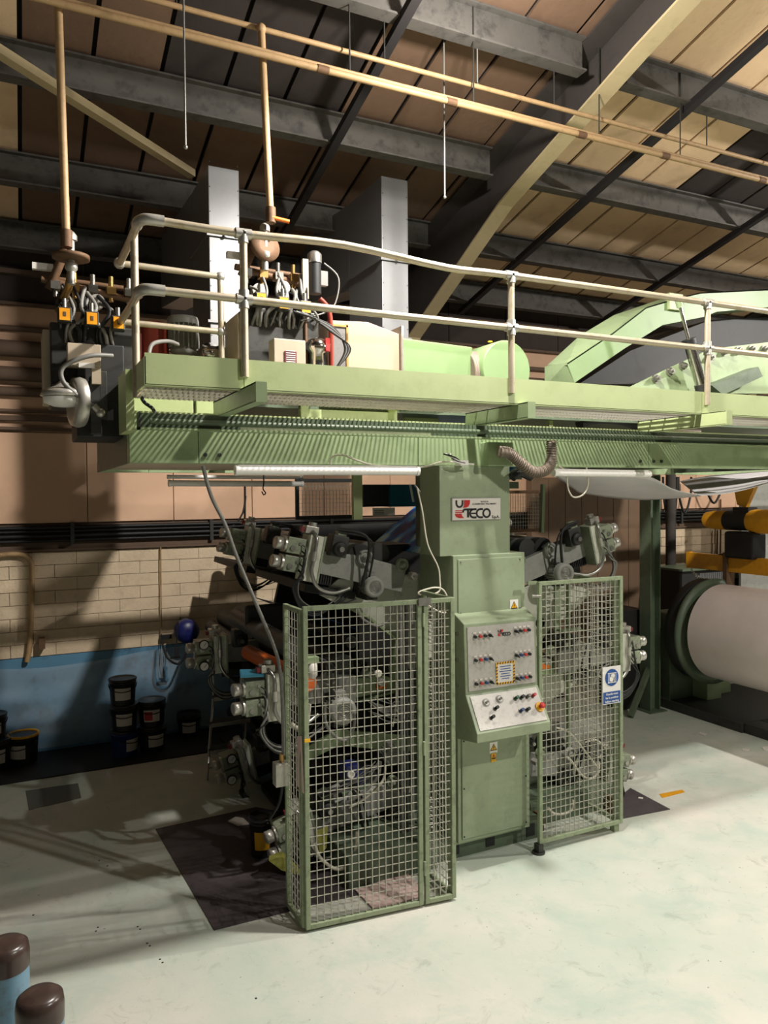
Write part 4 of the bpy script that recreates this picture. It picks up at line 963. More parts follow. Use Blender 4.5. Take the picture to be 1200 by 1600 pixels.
# right half
plate([(800, 925), (850, 905), (905, 915), (925, 925), (900, 950), (858, 985), (840, 1010), (800, 1015)], YS, .03, 'pale_frame')
plate([(800, 1040), (905, 1050), (900, 1068), (860, 1095), (800, 1110)], YS, .03, 'pale_frame')
lp2 = plate([(800, 1030), (870, 1030), (905, 1036), (900, 1050), (862, 1054), (800, 1054)], YS-.06, .04, 'green', 'deck_arm')
a = PY(853, 1040, YS-.07); t_ = MB().box(a.x-.05, a.x+.04, a.y-.004, a.y, a.z-.026, a.z+.026).build('orange_plate', M['orange'], lp2)
plate([(800, 1100), (850, 1098), (855, 1200), (850, 1290), (800, 1296)], YS+.03, .03, 'pale_frame')
plate([(858, 1130), (935, 1122), (940, 1145), (905, 1150), (905, 1290), (858, 1295)], YS+.02, .03, 'grey', 'stained_plate')
MB().box(3.72, 4.6, 5.0, 5.5, 0, .20).build('base_block', M['dark_green'], fr, .006)
for X in (3.75, 4.5): MB().box(X, X+.03, 4.9, 5.0, 0, .14).build('base_rib', M['rust'], fr)
# rear frame, added black for the shade behind the decks, and cross members
MB().prism([(2.1, 6.75, 0), (4.4, 6.75, 0), (4.4, 6.75, 1.2), (4.1, 6.75, 2.45), (2.3, 6.75, 2.45), (2.0, 6.75, 1.2)], (0, .05, 0)).build('shade_backing_frame', M['soot'], fr)
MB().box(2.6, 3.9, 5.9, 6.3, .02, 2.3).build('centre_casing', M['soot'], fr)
for (x, z) in ((2.4, .5), (2.3, 1.6), (4.1, .5), (4.1, 1.6)): MB().cyl((x, YS, z), (x, 6.75, z), .05, n=14).build('tie_shaft', M['dark'], fr)
# posts up to the bridge and hanging mesh guards
MB().box(3.0, 3.1, 5.5, 5.6, 2.3, 2.94).build('frame_post', M['dark_green'], fr)

def guard(x0, x1, z0, z1, Y, lab, mname='dark'):
    t = thing('hanging_mesh_guard', lab, 'guard', ((x0+x1)/2, Y, z0))
    mesh_panel('mesh_frame', (x0, Y, z0), (1, 0, 0), x1-x0, z1-z0, t, cell=.03, fr=.03, r=.0016, mname=mname); return t
a, b_ = PY(462, 812, 6.0), PY(556, 748, 6.0)
g1 = guard(a.x, b_.x, a.z, b_.z, 6.0, 'dark wire mesh guard hanging under the bridge left of the control column')
p, q = PY(553, 812, 5.6), PY(566, 745, 5.6); MB().box(p.x, q.x, 5.6, 5.64, p.z, q.z+.06).build('guard_post', M['light_green'], g1)
a, b_ = PY(800, 832, 6.1), PY(848, 766, 6.1)
g2 = guard(a.x-.2, b_.x, a.z, b_.z, 6.1, 'brownish wire mesh guard hanging right of the control column', 'rust')
p, q = PY(846, 832, 5.8), PY(851, 760, 5.8); MB().bar((p.x, 5.8, p.z), (q.x-.02, 5.8, q.z+.02), .03, .04).build('guard_post', M['green'], g2)
MB().box(3.45, 4.05, 5.6, 5.66, 2.78, 2.84).box(3.45, 4.05, 5.55, 5.6, 2.86, 2.9).build('guard_rail_bar', M['dark_green'], g2)
# teal box, black box with a white label
tb = thing('teal_cabinet', 'teal and black electric box under the bridge beside the control column', 'box', (2.5, 5.6, 2.7))
a, b_ = PY(568, 792, 5.75), PY(612, 757, 5.75); MB().box(a.x, b_.x, 5.75, 6.0, a.z, b_.z).build('black_side', M['black'], tb)
a2, b2_ = PY(610, 792, 5.72), PY(652, 757, 5.72); MB().box(a2.x, b2_.x, 5.72, 6.0, a2.z, b2_.z).build('teal_side', mat('teal_paint', (20, 92, 112), .4), tb)
a3, b3_ = PY(583, 806, 5.73), PY(617, 793, 5.73); l3 = MB().box(a3.x, b3_.x, 5.73, 5.74, a3.z, b3_.z).build('white_label', M['label'], tb)
for k in range(3): MB().box(a3.x+.01, a3.x+.10, 5.727, 5.73, a3.z+.012+k*.014, a3.z+.018+k*.014).build('label_line', M['cgrey'], l3)
MB().cyl(PY(641, 757, 5.6), PY(646, 784, 5.6), .010, n=8).build('white_tube', M['white'], tb)
MB().tube([PY(648, 758, 5.5), PY(656, 770, 5.5), PY(658, 785, 5.5)], .008, 6).build('white_lead', M['white'], tb)

# printed film webs
A, B_ = PY(585, 848, 6.6), PY(648, 792, 6.6)
d = (B_-A); A = A - d*.1; B_ = A + d*2.2
fw = MB().prism([(A.x, 5.45, A.z), (B_.x, 5.45, B_.z), (B_.x, 6.6, B_.z), (A.x, 6.6, A.z)], (0, 0, .003))
# film print with its pale highlights painted into the colour
def film_mat():
    m = bpy.data.materials.new('film_print_highlights'); m.use_nodes = True; nt = m.node_tree; N = nt.nodes; L = nt.links; p = N['Principled BSDF']
    g = N.new('ShaderNodeNewGeometry'); mp_ = N.new('ShaderNodeMapping'); mp_.inputs['Scale'].default_value = (1.0, 2.4, 1.6)
    n = N.new('ShaderNodeTexNoise'); n.inputs['Scale'].default_value = 2.6; n.inputs['Detail'].default_value = 6
    L.new(g.outputs['Position'], mp_.inputs[0]); L.new(mp_.outputs[0], n.inputs['Vector'])
    r = N.new('ShaderNodeValToRGB'); e = r.color_ramp.elements
    e[0].position = .36; e[0].color = lin((8, 40, 110)) + (1,); e[1].position = .64; e[1].color = lin((210, 235, 240)) + (1,)
    x = e.new(.45); x.color = lin((20, 104, 210)) + (1,); x = e.new(.54); x.color = lin((60, 176, 250)) + (1,)
    L.new(n.outputs['Fac'], r.inputs[0]); L.new(r.outputs[0], p.inputs['Base Color']); p.inputs['Roughness'].default_value = .15; return m
M['film2'] = film_mat()
tag(fw.build('printed_film', M['film2']), 'glossy blue printed film running up under the bridge beside the column', 'film')
a, b_, c_ = PY(470, 955, 5.9), PY(610, 985, 5.9), PY(560, 1000, 5.9)
tag(MB().prism([PY(480, 955, 5.55), PY(560, 985, 5.55), PY(560, 985, 5.55)+Vector((-.15, 1.0, 0)), PY(480, 955, 5.55)+Vector((-.15, 1.0, 0))], (0, 0, .004)).build('film_web', M['film']), 'dark blue film web between rollers inside the left cage', 'film')

# ================================================================== PRINTING DECKS
class LB(MB):
    def xf(s, T):
        s.v = [T @ v for v in s.v]
        if T.determinant() < 0: s.f = [f[::-1] for f in s.f]
        return s
def deck(side, Xc, Zc, tilt, lab, gauge=False, Y0=5.13, seed=1, arm=1.0):
    """side -1 left, +1 right of the press; local x = outwards, z up, y as the world"""
    rn = random.Random(seed)
    t = thing('ink_deck', lab, 'printing deck', (Xc, Y0, Zc))
    R_ = Matrix.Rotation(-math.radians(tilt), 4, 'Y')
    T = Matrix.Translation((Xc, Y0, Zc)) @ Matrix.Diagonal((side, 1, 1, 1)).to_4x4() @ R_
    def B(mb, name, m, parent=t, bevel=0):
        mb.v = [T @ v for v in mb.v]
        if T.determinant() < 0: mb.f = [f[::-1] for f in mb.f]
        return mb.build(name, M[m], parent, bevel)
    # two stacked green actuator blocks with big silver knobs
    for z in (.066, -.066):
        b = B(MB().box(-.075, .065, 0, .16, z-.058, z+.058), 'actuator_block', 'deck_green', bevel=.006)
        k = B(MB().cyl((.065, .05, z), (.08, .05, z), .056, n=20), 'knob_collar', 'alu', b)
        B(MB().lathe((.08, .05, z), (1, -.12, 0), [(.036, 0), (.036, .012), (.044, .014), (.045, .062), (.038, .068), (.01, .066)], 20), 'hand_knob', 'alu', k)
        B(MB().cyl((.02, -.012, z-.02), (.02, .0, z-.02), .02, n=14).cyl((-.03, -.01, z+.02), (-.03, .0, z+.02), .012, n=10), 'port', 'steel', b)
    B(MB().box(-.20, -.085, -.03, .14, -.17, .165), 'cover_box', 'pale_frame', bevel=.005)
    B(MB().box(-.205, -.19, -.035, .145, -.175, .17), 'cover_edge', 'deck_green')
    # sensor with conduit on top
    s = B(MB().box(-.15, -.05, .0, .08, .17, .225).cyl((-.11, .04, .225), (-.11, .04, .255), .03, n=12), 'sensor_head', 'alu', bevel=.004)
    B(MB().box(-.045, -.02, .01, .05, .175, .21), 'red_cap', 'dull_red', s)
    cnd = MB().tube([(-.10, -.01, .19), (-.125, -.05, .14), (-.13, -.055, 0), (-.13, -.06, -.10), (-.20, -.06, -.20), (-.33, -.05, -.22), (-.46, -.02, -.17)], .014)
    B(cnd, 'conduit', 'steel')
    B(MB().cyl((-.128, -.055, .05), (-.128, -.055, -.02), .02, n=10), 'conduit_gland', 'alu')
    for k in range(5):
        zz = .08 - k*.045; x1 = -.28 - rn.random()*.2
        B(MB().tube([(-.06+rn.uniform(-.01, .02), -.01, zz), (-.07, -.05-.006*k, zz-.05), (-.05+.01*k, -.06, -.22), (-.12, -.05, -.32-.015*k), (-.26, -.04, -.34-.012*k), (x1-.1, .0, -.24)], rn.choice((.005, .006, .008)), 6), 'hose', rn.choice(('black', 'black', 'cgrey', 'black')))
    # arm back to the frame with bearings, gear box, nuts
    L_ = .95*arm
    B(MB().prism([(-.18, .08, .06), (-.18, .08, -.10), (-L_, .08, -.14), (-L_, .08, .05), (-.55, .08, .08)], (0, .06, 0)), 'arm', 'grey', bevel=.004)
    B(MB().box(-.36, -.20, .10, .40, -.18, .03), 'dark_radiator', 'black')
    fins = MB()
    for k in range(8): fins.box(-.35+k*.019, -.343+k*.019, .09, .1, -.17, .02)
    B(fins, 'radiator_fin', 'soot')
    gb = B(MB().box(-.40, -.27, .0, .12, .04, .20), 'gear_box', 'dark', bevel=.008)
    B(MB().lathe((-.335, .0, .10), (0, -1, 0), [(.055, 0), (.055, .02), (.045, .03), (.02, .03), (.018, .045)], 20), 'hand_wheel', 'soot', gb)
    B(MB().cyl((-.335, -.03, .10), (-.335, -.05, .10), .02, n=14), 'wheel_hub', 'steel', gb)
    B(MB().box(-.37, -.30, -.005, .06, .20, .25), 'valve_block', 'deck_green', gb, .004)
    for (x, z, r, m) in ((-.58, .07, .062, 'grey'), (-.90, .07, .05, 'deck_green')):
        h = B(MB().lathe((x, .08, z), (0, -1, 0), [(r, 0), (r, .03), (r*.8, .035), (r*.75, .02), (r*.45, .02), (r*.42, .04), (r*.15, .04)], 22), 'bearing_housing', m)
        B(MB().cyl((x, .045, z), (x, .03, z), r*.25, n=12), 'shaft_end', 'steel', h)
    nt2 = MB().cyl((-.98, .05, .0), (-.98, -.02, .0), .03, n=6, smooth=False)
    nt2 = B(nt2, 'shaft_nut', 'alu'); B(MB().cyl((-.98, .06, .0), (-.98, -.04, .0), .014, n=12), 'shaft', 'steel', nt2)
    # rollers across the press
    for (x, z, r, m) in ((-.58, .07, .10, 'soot'), (-.74, .12, .085, 'dark'), (-.42, -.02, .07, 'black')):
        B(MB().cyl((x, .16, z), (x, 1.56, z), r, n=22), 'roller', m)
    B(MB().box(-.60, -.20, .20, 1.5, -.26, -.20).box(-.62, -.60, .2, 1.5, -.26, -.12), 'ink_pan', 'black')
    for (a_, b_, r) in (((-.30, .0, .22), (-.62, .03, -.16), .008), ((-.28, .0, .24), (-.56, -.02, -.14), .012)):
        mid = ((a_[0]+b_[0])/2-.10, -.06, (a_[2]+b_[2])/2+.16)
        B(MB().tube([a_, mid, b_], r, 8, 10), 'black_hose', 'black')
    return t
def at(x, y): return PY(x, y, 5.2)
specs = [(-1, (455, 866), 12, 'top left ink deck with two silver knobs above the left cage', 1),
         (-1, (394, 1088), 0, 'middle left ink deck with two silver knobs and a blue cloth on top', 2),
         (-1, (446, 1308), -12, 'bottom left ink deck with silver knobs low beside the left cage', 3),
         (1, (941, 842), 14, 'top right ink deck with knobs above the right cage', 4),
         (1, (984, 1014), 0, 'middle right ink deck with knobs sticking out behind the right cage', 5),
         (1, (966, 1196), -12, 'bottom right ink deck seen through the right cage mesh', 6)]
rear_lab = ['rear top left ink deck in shadow in front of the brick wall', 'rear middle left ink deck with two white dial gauges', 'rear bottom left ink deck dark near the step stool',
            'rear top right ink deck behind the control column side', 'rear middle right ink deck in the dark behind the right cage', 'rear bottom right ink deck near the floor behind the right cage']
def gauge(c, parent, r=.042):
    c = Vector(c); g = MB().lathe(c, (0, -1, 0), [(r, 0), (r*1.08, .02), (r*1.0, .03), (r*.9, .024)], 22).build('gauge_case', M['black'], parent)
    MB().cyl(c + Vector((0, -.02, 0)), c + Vector((0, -.026, 0)), r*.86, n=22, smooth=False).build('gauge_dial', M['white'], g)
    MB().bar(c + Vector((-.002, -.028, -.008)), c + Vector((r*.5, -.028, r*.45)), .003, .004, (0, 1, 0)).build('gauge_needle', M['black'], g)
for i, (s, p, tl, lab, sd) in enumerate(specs):
    c = at(*p); d0 = deck(s, c.x, c.z, tl, lab, seed=sd, arm=.85 if i in (1, 4) else 1)
    d1 = copy_tree(d0); d1['label'] = rear_lab[i]; d1.location = d0.location + Vector((0, 1.60, 0))
    for o in (d0, d1): o['group'] = 'ink decks of the press'
    if i in (1, 2):
        r0_ = d1.location
        # gauges on the rear decks (vertices are kept relative to the deck's own base)
        gauge((r0_.x-.01, r0_.y-.02, r0_.z+.10), d1); gauge((r0_.x-.01, r0_.y-.02, r0_.z-.09), d1)
# blue cloth on deck 2, orange and green rolls
p = PY(392, 1053, 5.2)
tag(MB().prism([(p.x-.09, 5.15, p.z-.01), (p.x+.08, 5.14, p.z-.02), (p.x+.10, 5.27, p.z-.012), (p.x-.06, 5.28, p.z-.0)], (0, 0, .025)).build('blue_cloth', mat('light_blue_cloth', (90, 180, 220), .8), None, .008), 'small light blue cloth lying on the middle left deck', 'cloth')
a, b_ = PY(449, 1050, 5.45), PY(388, 1019, 6.35); a = a + (a-b_)*.45
ro = MB().cyl(a, b_, .062, n=24).build('orange_roller', M['orange_roll']); tag(ro, 'orange rubber roller behind the middle left deck', 'roller')
MB().cyl(b_, b_ + (b_-a).normalized()*.08, .025, n=12).build('journal', M['steel'], ro)
a, b_ = PY(440, 1000, 5.6), PY(366, 1000, 6.5)
ro = MB().cyl((1.72, 4.98, 1.66), (1.72, 6.6, 1.66), .075, n=26).build('dark_roller', M['dark']); tag(ro, 'large dark green roller above the orange roller', 'roller')
p, q = PY(384, 947, 6.0), PY(440, 985, 6.0)
tag(MB().box(p.x, q.x+.2, 6.0, 6.05, q.z, p.z).build('black_shield', M['black'], None, .02), 'black rectangular shield plate above the dark roller', 'plate')

# free motors
def fmotor(px, Y, r, ln, lab, m='grey', ax=(-.12, -1, 0)):
    c = PY(*px, Y); t = thing('drive_motor', lab, 'motor', c); motor(t, c + Vector((0, .12, 0)), ax, r, ln, m, 'motor_body')
    MB().box(c.x-r*.6, c.x+r*.6, c.y+.1, c.y+.30, c.z-r*1.4, c.z-r*.9).build('motor_foot', M['dark'], t)
    MB().box(c.x-r*.8, c.x+r*.8, c.y+.22, c.y+.34, c.z-r, c.z+r).build('mounting_flange', M['dark'], t)
    return t
fmotor((590, 918), 5.05, .075, .2, 'grey finned motor just above the left cage top')
fmotor((541, 1113), 4.98, .095, .22, 'large grey motor with ring grille seen through the left cage', 'grey')
fmotor((626, 1277), 5.15, .08, .2, 'dirty motor low in the left cage', 'dark')
fmotor((886, 896), 5.05, .085, .24, 'grey finned motor just above the right cage top', 'grey')
fmotor((889, 1218), 5.15, .08, .2, 'brownish motor low behind the right cage mesh', 'dark')
fmotor((620, 1185), 5.2, .07, .16, 'small grey motor in the middle of the left cage', 'grey')
c = PY(552, 1209, 5.0); bmt = thing('blue_pump', 'small blue pump with round white port inside the left cage', 'pump', c)
MB().box(c.x-.055, c.x+.055, 5.0, 5.14, c.z-.055, c.z+.06).box(c.x+.04, c.x+.12, 5.04, 5.12, c.z-.11, c.z-.03).build('pump_block', M['navy'], bmt, .008)
MB().lathe((c.x-.02, 5.0, c.z), (0, -1, 0), [(.028, 0), (.028, .015), (.018, .016), (.016, .004)], 18).build('port', M['white'], bmt)
# bearings on the frame
for (px, Y, lab) in (((571, 1045), 5.2, 'round black bearing through the left cage'), ((521, 1044), 5.1, 'grey bearing with collar through the left cage'), ((884, 1006), 5.1, 'steel shaft with collars through the right cage'), ((880, 1163), 5.1, 'steel roller end low in the right cage'), ((833, 1162), 4.95, 'steel roller end beside the console')):
    c = PY(*px, Y); t = thing('bearing', lab, 'bearing', c)
    MB().lathe(c + Vector((0, .16, 0)), (0, -1, 0), [(.05, 0), (.05, .12), (.036, .13), (.034, .10), (.018, .1), (.016, .16)], 20).build('housing', M['dark'], t)
    MB().cyl(c + Vector((0, .3, 0)), c + Vector((0, -.02, 0)), .014, n=12).build('shaft', M['steel'], t)
c = PY(590, 1052, 5.05); t = thing('clamp_wheel', 'cream star wheel through the left cage near the orange plate', 'wheel', c)
MB().lathe(c, (0, -1, 0), [(.028, 0), (.03, .02), (.02, .03)], 8).build('knob_head', M['cable'], t); MB().cyl(c + Vector((0, .2, 0)), c, .01, n=8).build('stem', M['steel'], t)
c = PY(488, 1042, 4.95); t = thing('filter_bowl', 'clear filter bowl at the left end inside the left cage', 'filter', c)
MB().lathe((c.x, 4.95, c.z), (0, 0, 1), [(.02, -.08), (.036, -.06), (.036, .03), (.03, .03)], 18).build('bowl', M['label'], t)
MB().box(c.x-.04, c.x+.04, 4.92, 4.99, c.z+.03, c.z+.07).build('filter_head', M['green'], t)
# hoses inside the cages
def hose(pts, Y, r, m, lab, cat='hose', nm='hose'):
    return tag(MB().tube([PY(x, y, Y) for x, y in pts], r, 8).build(nm, M[m]), lab, cat)
hose([(556, 945), (565, 965), (590, 978), (610, 965), (618, 935)], 5.0, .009, 'cgrey', 'grey looped hose below the motor at the left cage top')
hose([(508, 1098), (509, 1130), (525, 1152), (543, 1155), (553, 1135), (553, 1115)], 4.85, .012, 'cgrey', 'grey looped hose round the large motor in the left cage')
hose([(484, 1100), (480, 1130), (470, 1140), (455, 1130)], 4.85, .012, 'cable', 'pale hose at the front corner of the left cage')
hose([(492, 1318), (500, 1340), (525, 1358), (545, 1350), (556, 1325), (558, 1300)], 4.85, .012, 'cable', 'pale looped hose low in the left cage')
hose([(540, 1255), (565, 1240), (590, 1215), (594, 1190)], 4.9, .012, 'cgrey', 'curved grey hose beside the blue pump')
hose([(545, 1262), (572, 1246), (598, 1220), (602, 1195)], 4.92, .009, 'cable', 'curved pale hose beside the blue pump')
hose([(619, 1000), (619, 1080), (618, 1110), (614, 1135)], 5.1, .005, 'cable', 'thin pale line hanging from the frame edge in the left cage')
hose([(869, 1137), (890, 1145), (915, 1175), (935, 1200), (935, 1190)], 4.95, .008, 'cable', 'pale hose arching through the right cage')
hose([(885, 1182), (895, 1192), (910, 1212), (925, 1216), (936, 1205)], 4.95, .010, 'cable', 'pale sagging hose in the right cage')
hose([(856, 1262), (865, 1271), (880, 1272), (893, 1265), (895, 1250)], 4.9, .011, 'cable', 'pale looped hose low in the right cage')
hose([(914, 1160), (930, 1156), (940, 1162), (946, 1170)], 5.0, .006, 'cable', 'thin pale arc of wire in the right cage')
hose([(927, 1070), (940, 1045), (958, 1035)], 5.0, .008, 'cgrey', 'grey hose rising behind the blue sign')
rn = random.Random(5)
tw = MB()
for k in range(16):
    x0, y0 = 575+rn.uniform(-5, 30), 1095+rn.uniform(-8, 22)
    tw.tube([PY(x, y, 5.15) for x, y in ((x0, y0), (x0+25, y0+12+rn.uniform(-6, 6)), (x0+50, y0+rn.uniform(0, 18)), (645+rn.uniform(-10, 10), 1092+rn.uniform(-4, 30)))], rn.choice((.004, .005, .006)), 6)
tag(tw.build('tangled_wires', M['cgrey']), 'tangled grey wires in the middle of the left cage', 'wires', kind='stuff')
tw = MB()
for k in range(6):
    x0, y0 = 520+rn.uniform(-8, 20), 1225+rn.uniform(-8, 18)
    tw.tube([PY(x, y, 5.0) for x, y in ((x0, y0), (x0+20, y0-8+rn.uniform(-6, 6)), (x0+45, y0-20+rn.uniform(-10, 10)), (596+rn.uniform(-10, 10), 1190+rn.uniform(-4, 8)))], rn.choice((.004, .005)), 6)
tag(tw.build('bundled_wires', M['cgrey']), 'grey wires bundled beside the blue pump', 'wires', kind='stuff')
for k, (y0, y1, lb) in enumerate(((950, 1000, 'topmost'), (1062, 1108, 'middle'), (1240, 1292, 'lowest'))):
    n = 8; pts = []
    for i in range(n*8+1):
        yy = y0 + (y1-y0)*i/(n*8); c = PY(671, yy, 4.68); t = 2*math.pi*i/8
        pts.append(c + Vector((math.cos(t)*.028, math.sin(t)*.028, 0)))
    tag(MB().tube(pts, .006, 6, 1).build('coiled_hose', M['steel']), lb + ' coil of steel coloured hose behind the narrow cage panel', 'hose', 'coiled hoses behind the narrow panel')
vt = thing('riser_pipes', 'row of dark vertical pipes behind the narrow cage panel', 'pipes', (2.6, 4.9, 0))
for k in range(6): MB().cyl((2.52+k*.045, 4.95, .02), (2.52+k*.045, 4.95, 1.95), .012, n=8).build('riser_pipe', M['dark' if k % 2 else 'cgrey'], vt)
a, b_ = PY(668, 975, 4.75), PY(682, 1030, 4.75); MB().box(a.x-.02, b_.x, 4.82, 4.9, b_.z, a.z).build('pale_box', M['pale_frame'], vt)
# floor sheets and scraps
tag(MB().prism([PZ(243, 1296), PZ(335, 1454), PZ(478, 1418), PZ(640, 1380), PZ(600, 1300), PZ(400, 1262)], (0, 0, .006)).build('floor_mat', M['mat']), 'large dark scuffed floor mat running under the left cage', 'mat')
tag(MB().prism([PZ(960, 1252), PZ(985, 1232), PZ(1047, 1265), PZ(960, 1282)], (0, 0, .006)).build('floor_mat', M['mat']), 'smaller dark floor mat showing right of the right cage', 'mat')
tag(MB().prism([PZ(555, 1393)+Vector((0, 0, .008)), PZ(585, 1424)+Vector((0, 0, .008)), PZ(668, 1400)+Vector((0, 0, .008)), PZ(636, 1366)+Vector((0, 0, .008))], (0, 0, .006)).build('pink_board', M['pink']), 'pinkish white board lying in the left cage', 'board')
for pts, lb in (([(356, 1284), (368, 1277), (380, 1279), (390, 1288), (372, 1291)], 'torn white scrap of paper on the dark mat'),
                ([(1094, 1144), (1104, 1147), (1101, 1150), (1092, 1147)], 'small pale scrap on the floor near the roll stand'),
                ([(1190, 1168), (1205, 1166), (1205, 1174), (1194, 1173)], 'white scrap at the right edge of the floor'),
                ([(1160, 1170), (1172, 1172), (1170, 1175), (1160, 1173)], 'pale scrap on the floor left of the white one'),
                ([(998, 1246), (1005, 1247), (1004, 1249), (997, 1248)], 'tiny white scrap on the small mat')):
    z = .009 if 'mat' in lb else .002
    tag(MB().prism([PZ(x, y, z) for x, y in pts], (0, 0, .006)).build('paper_scrap', M['label']), lb, 'paper', 'scraps on the floor')
for k, (x, y) in enumerate(((150, 1455), (153, 1449), (215, 1448), (219, 1452), (230, 1474), (234, 1478), (250, 1499), (254, 1504), (155, 1345), (168, 1353), (52, 1430), (400, 1560))):
    p = PZ(x, y); tag(MB().lathe((p.x, p.y, 0), (0, 0, 1), [(.007, 0), (.006, .002), (.002, .003)], 9).build('floor_crumb', M['soot']), 'small black crumb on the pale floor in front', 'crumb', 'black crumbs on the floor')
for k, (pts, Yc) in enumerate((([(420, 1345), (440, 1338), (455, 1352), (470, 1368), (440, 1360)], 0), ([(495, 1305), (512, 1298), (510, 1325), (500, 1335)], 0))):
    tag(MB().prism([PY(x, y, 4.9) for x, y in pts], (.02, .05, .01)).build('yellow_rag', mat('yellow_stained_rag%d' % k, (140, 138, 60), .8, dirt=.8, dcol=(60, 80, 50), dscale=14)), ['crumpled yellow green rag under the bottom left deck', 'yellow rag hanging inside the left cage'][k], 'rag')
# ink tin by the bottom left deck
p = PZ(411, 1330)
# ================================================================== BUCKETS, STOOL, BOLLARDS
def bucket(x, y, z, r, h, lab, m='bucket', lid=True, lm='label', lang=0.0, handle=True, strip=None):
    t = thing('ink_bucket', lab, 'bucket', (x, y, z), 'ink buckets by the wall')
    MB().lathe((x, y, z), (0, 0, 1), [(r*.86, 0), (r*.94, h*.6), (r*.97, h*.82), (r*1.0, h*.83), (r*1.0, h*.88), (r*.97, h*.88), (r*.98, h*.95)], 26).build('bucket_wall', M[m], t)
    if lid: MB().lathe((x, y, z+h*.93), (0, 0, 1), [(r*1.03, 0), (r*1.04, h*.05), (r*.98, h*.07), (r*.93, h*.045), (r*.3, h*.04)], 26).build('lid', M['bucket'], t)
    else:
        MB().lathe((x, y, z+h*.92), (0, 0, 1), [(r*1.03, 0), (r*1.03, .02), (r*.9, .02), (r*.9, -.005), (r*.3, -.005)], 26).build('inked_rim', M['yellow'], t)
    # wrapped label
    n = 8; a0 = math.atan2(-y, -x) + lang; vs = []
    for j, zz in enumerate((h*.22, h*.68)):
        for i in range(n+1):
            a = a0 - .62 + 1.24*i/n; rr = r*(.905 if j == 0 else .962) + .003
            vs.append((x+rr*math.cos(a), y+rr*math.sin(a), z+zz))
    lb_ = MB().add(vs, [(i, i+1, n+2+i, n+1+i) for i in range(n)], True).build('label', M[lm], t)
    if strip:
        vs = []
        for j, zz in enumerate((h*.28, h*.62)):
            for i in range(5):
                a = a0 - .55 + .6*i/4; rr = r*(.92 if j == 0 else .955) + .006
                vs.append((x+rr*math.cos(a), y+rr*math.sin(a), z+zz))
        MB().add(vs, [(i, i+1, 6+i, 5+i) for i in range(4)], True).build('label_print', M[strip], lb_)
    if handle:
        MB().tube([(x+r*1.02*math.cos(a0+1.5), y+r*1.02*math.sin(a0+1.5), z+h*.78), (x+r*1.12*math.cos(a0+.8), y+r*1.12*math.sin(a0+.8), z+h*.62), (x+r*1.14*math.cos(a0), y+r*1.14*math.sin(a0), z+h*.55), (x+r*1.12*math.cos(a0-.8), y+r*1.12*math.sin(a0-.8), z+h*.62), (x+r*1.02*math.cos(a0-1.5), y+r*1.02*math.sin(a0-1.5), z+h*.78)], .005, 6).build('handle', M['black'], t)
b1_, b2b = PZ(195, 1180), PZ(238, 1172)
bh = .272
bucket(b1_.x, b1_.y, 0.012, .14, bh, 'blue bucket at the bottom of the stack of three', 'bucket_blue', lang=.75)
bucket(b1_.x, b1_.y, .012+bh, .14, bh, 'black bucket in the middle of the stack of three')
bucket(b1_.x-.01, b1_.y, .012+2*bh, .14, bh, 'black bucket on top of the stack of three')
bucket(b2b.x, b2b.y, .012, .145, bh, 'lower black bucket of the stack of two, with white label', lang=.35)
bucket(b2b.x, b2b.y, .012+bh, .145, bh, 'upper bucket of the stack of two with red printed label', strip='red')
p = PZ(294, 1148); bucket(p.x, min(p.y, 8.68), .012, .13, .26, 'black bucket standing alone in the shade by the wall')
p = PZ(37, 1189); bucket(p.x, min(p.y, 8.6), .012, .15, .30, 'open black bucket with yellow inked rim at the left', lid=False, lang=-.5)
p = PZ(-6, 1200); bucket(p.x, p.y, .012, .15, .30, 'black bucket cut by the left picture edge, lower one')
bucket(p.x-.02, p.y+.02, .315, .13, .24, 'black bucket standing on the one at the left picture edge')
p = PZ(410, 1335); bucket(p.x, p.y+.0, .006, .10, .30, 'tall dark ink tin with yellow label beside the bottom left deck', lm='yellow', handle=False)

# folding step stool
p = PZ(330, 1215)
st_ = thing('step_stool', 'folding aluminium step stool in the shade left of the press', 'step stool', (p.x+.12, p.y+.1, 0))
def S(x, y, z): return (p.x + x, p.y + y, z)
for dx in (0, .36):
    MB().tube([S(-.05+dx, -.05, .0), S(.02+dx, .12, .36), S(.10+dx, .30, .72), S(.10+dx, .30, .95)], .012, 8, 3).build('side_rail', M['alu'], st_)
    MB().bar(S(.10+dx, .30, .70), S(.12+dx, .62, .0), .02, .025).build('leg', M['alu'], st_)
MB().tube([S(.10, .30, .93), S(.11, .30, 1.03), S(.16, .30, 1.08), S(.40, .30, 1.08), S(.45, .30, 1.03), S(.46, .30, .93)], .012, 8, 4).build('hand_hoop', M['alu'], st_)
for z, y0, x0 in ((.24, .07, -.0), (.47, .18, .04), (.70, .28, .09)):
    MB().box(p.x+x0-.01, p.x+x0+.38, p.y+y0-.08, p.y+y0+.10, z, z+.022).build('step', M['dark'], st_, .003)
    MB().box(p.x+x0-.01, p.x+x0+.38, p.y+y0-.09, p.y+y0-.08, z-.012, z+.024).build('step_edge', M['alu'], st_)
MB().cyl(S(-.03, -.01, .10), S(.34, -.01, .10), .008, n=8).build('cross_bar', M['alu'], st_)

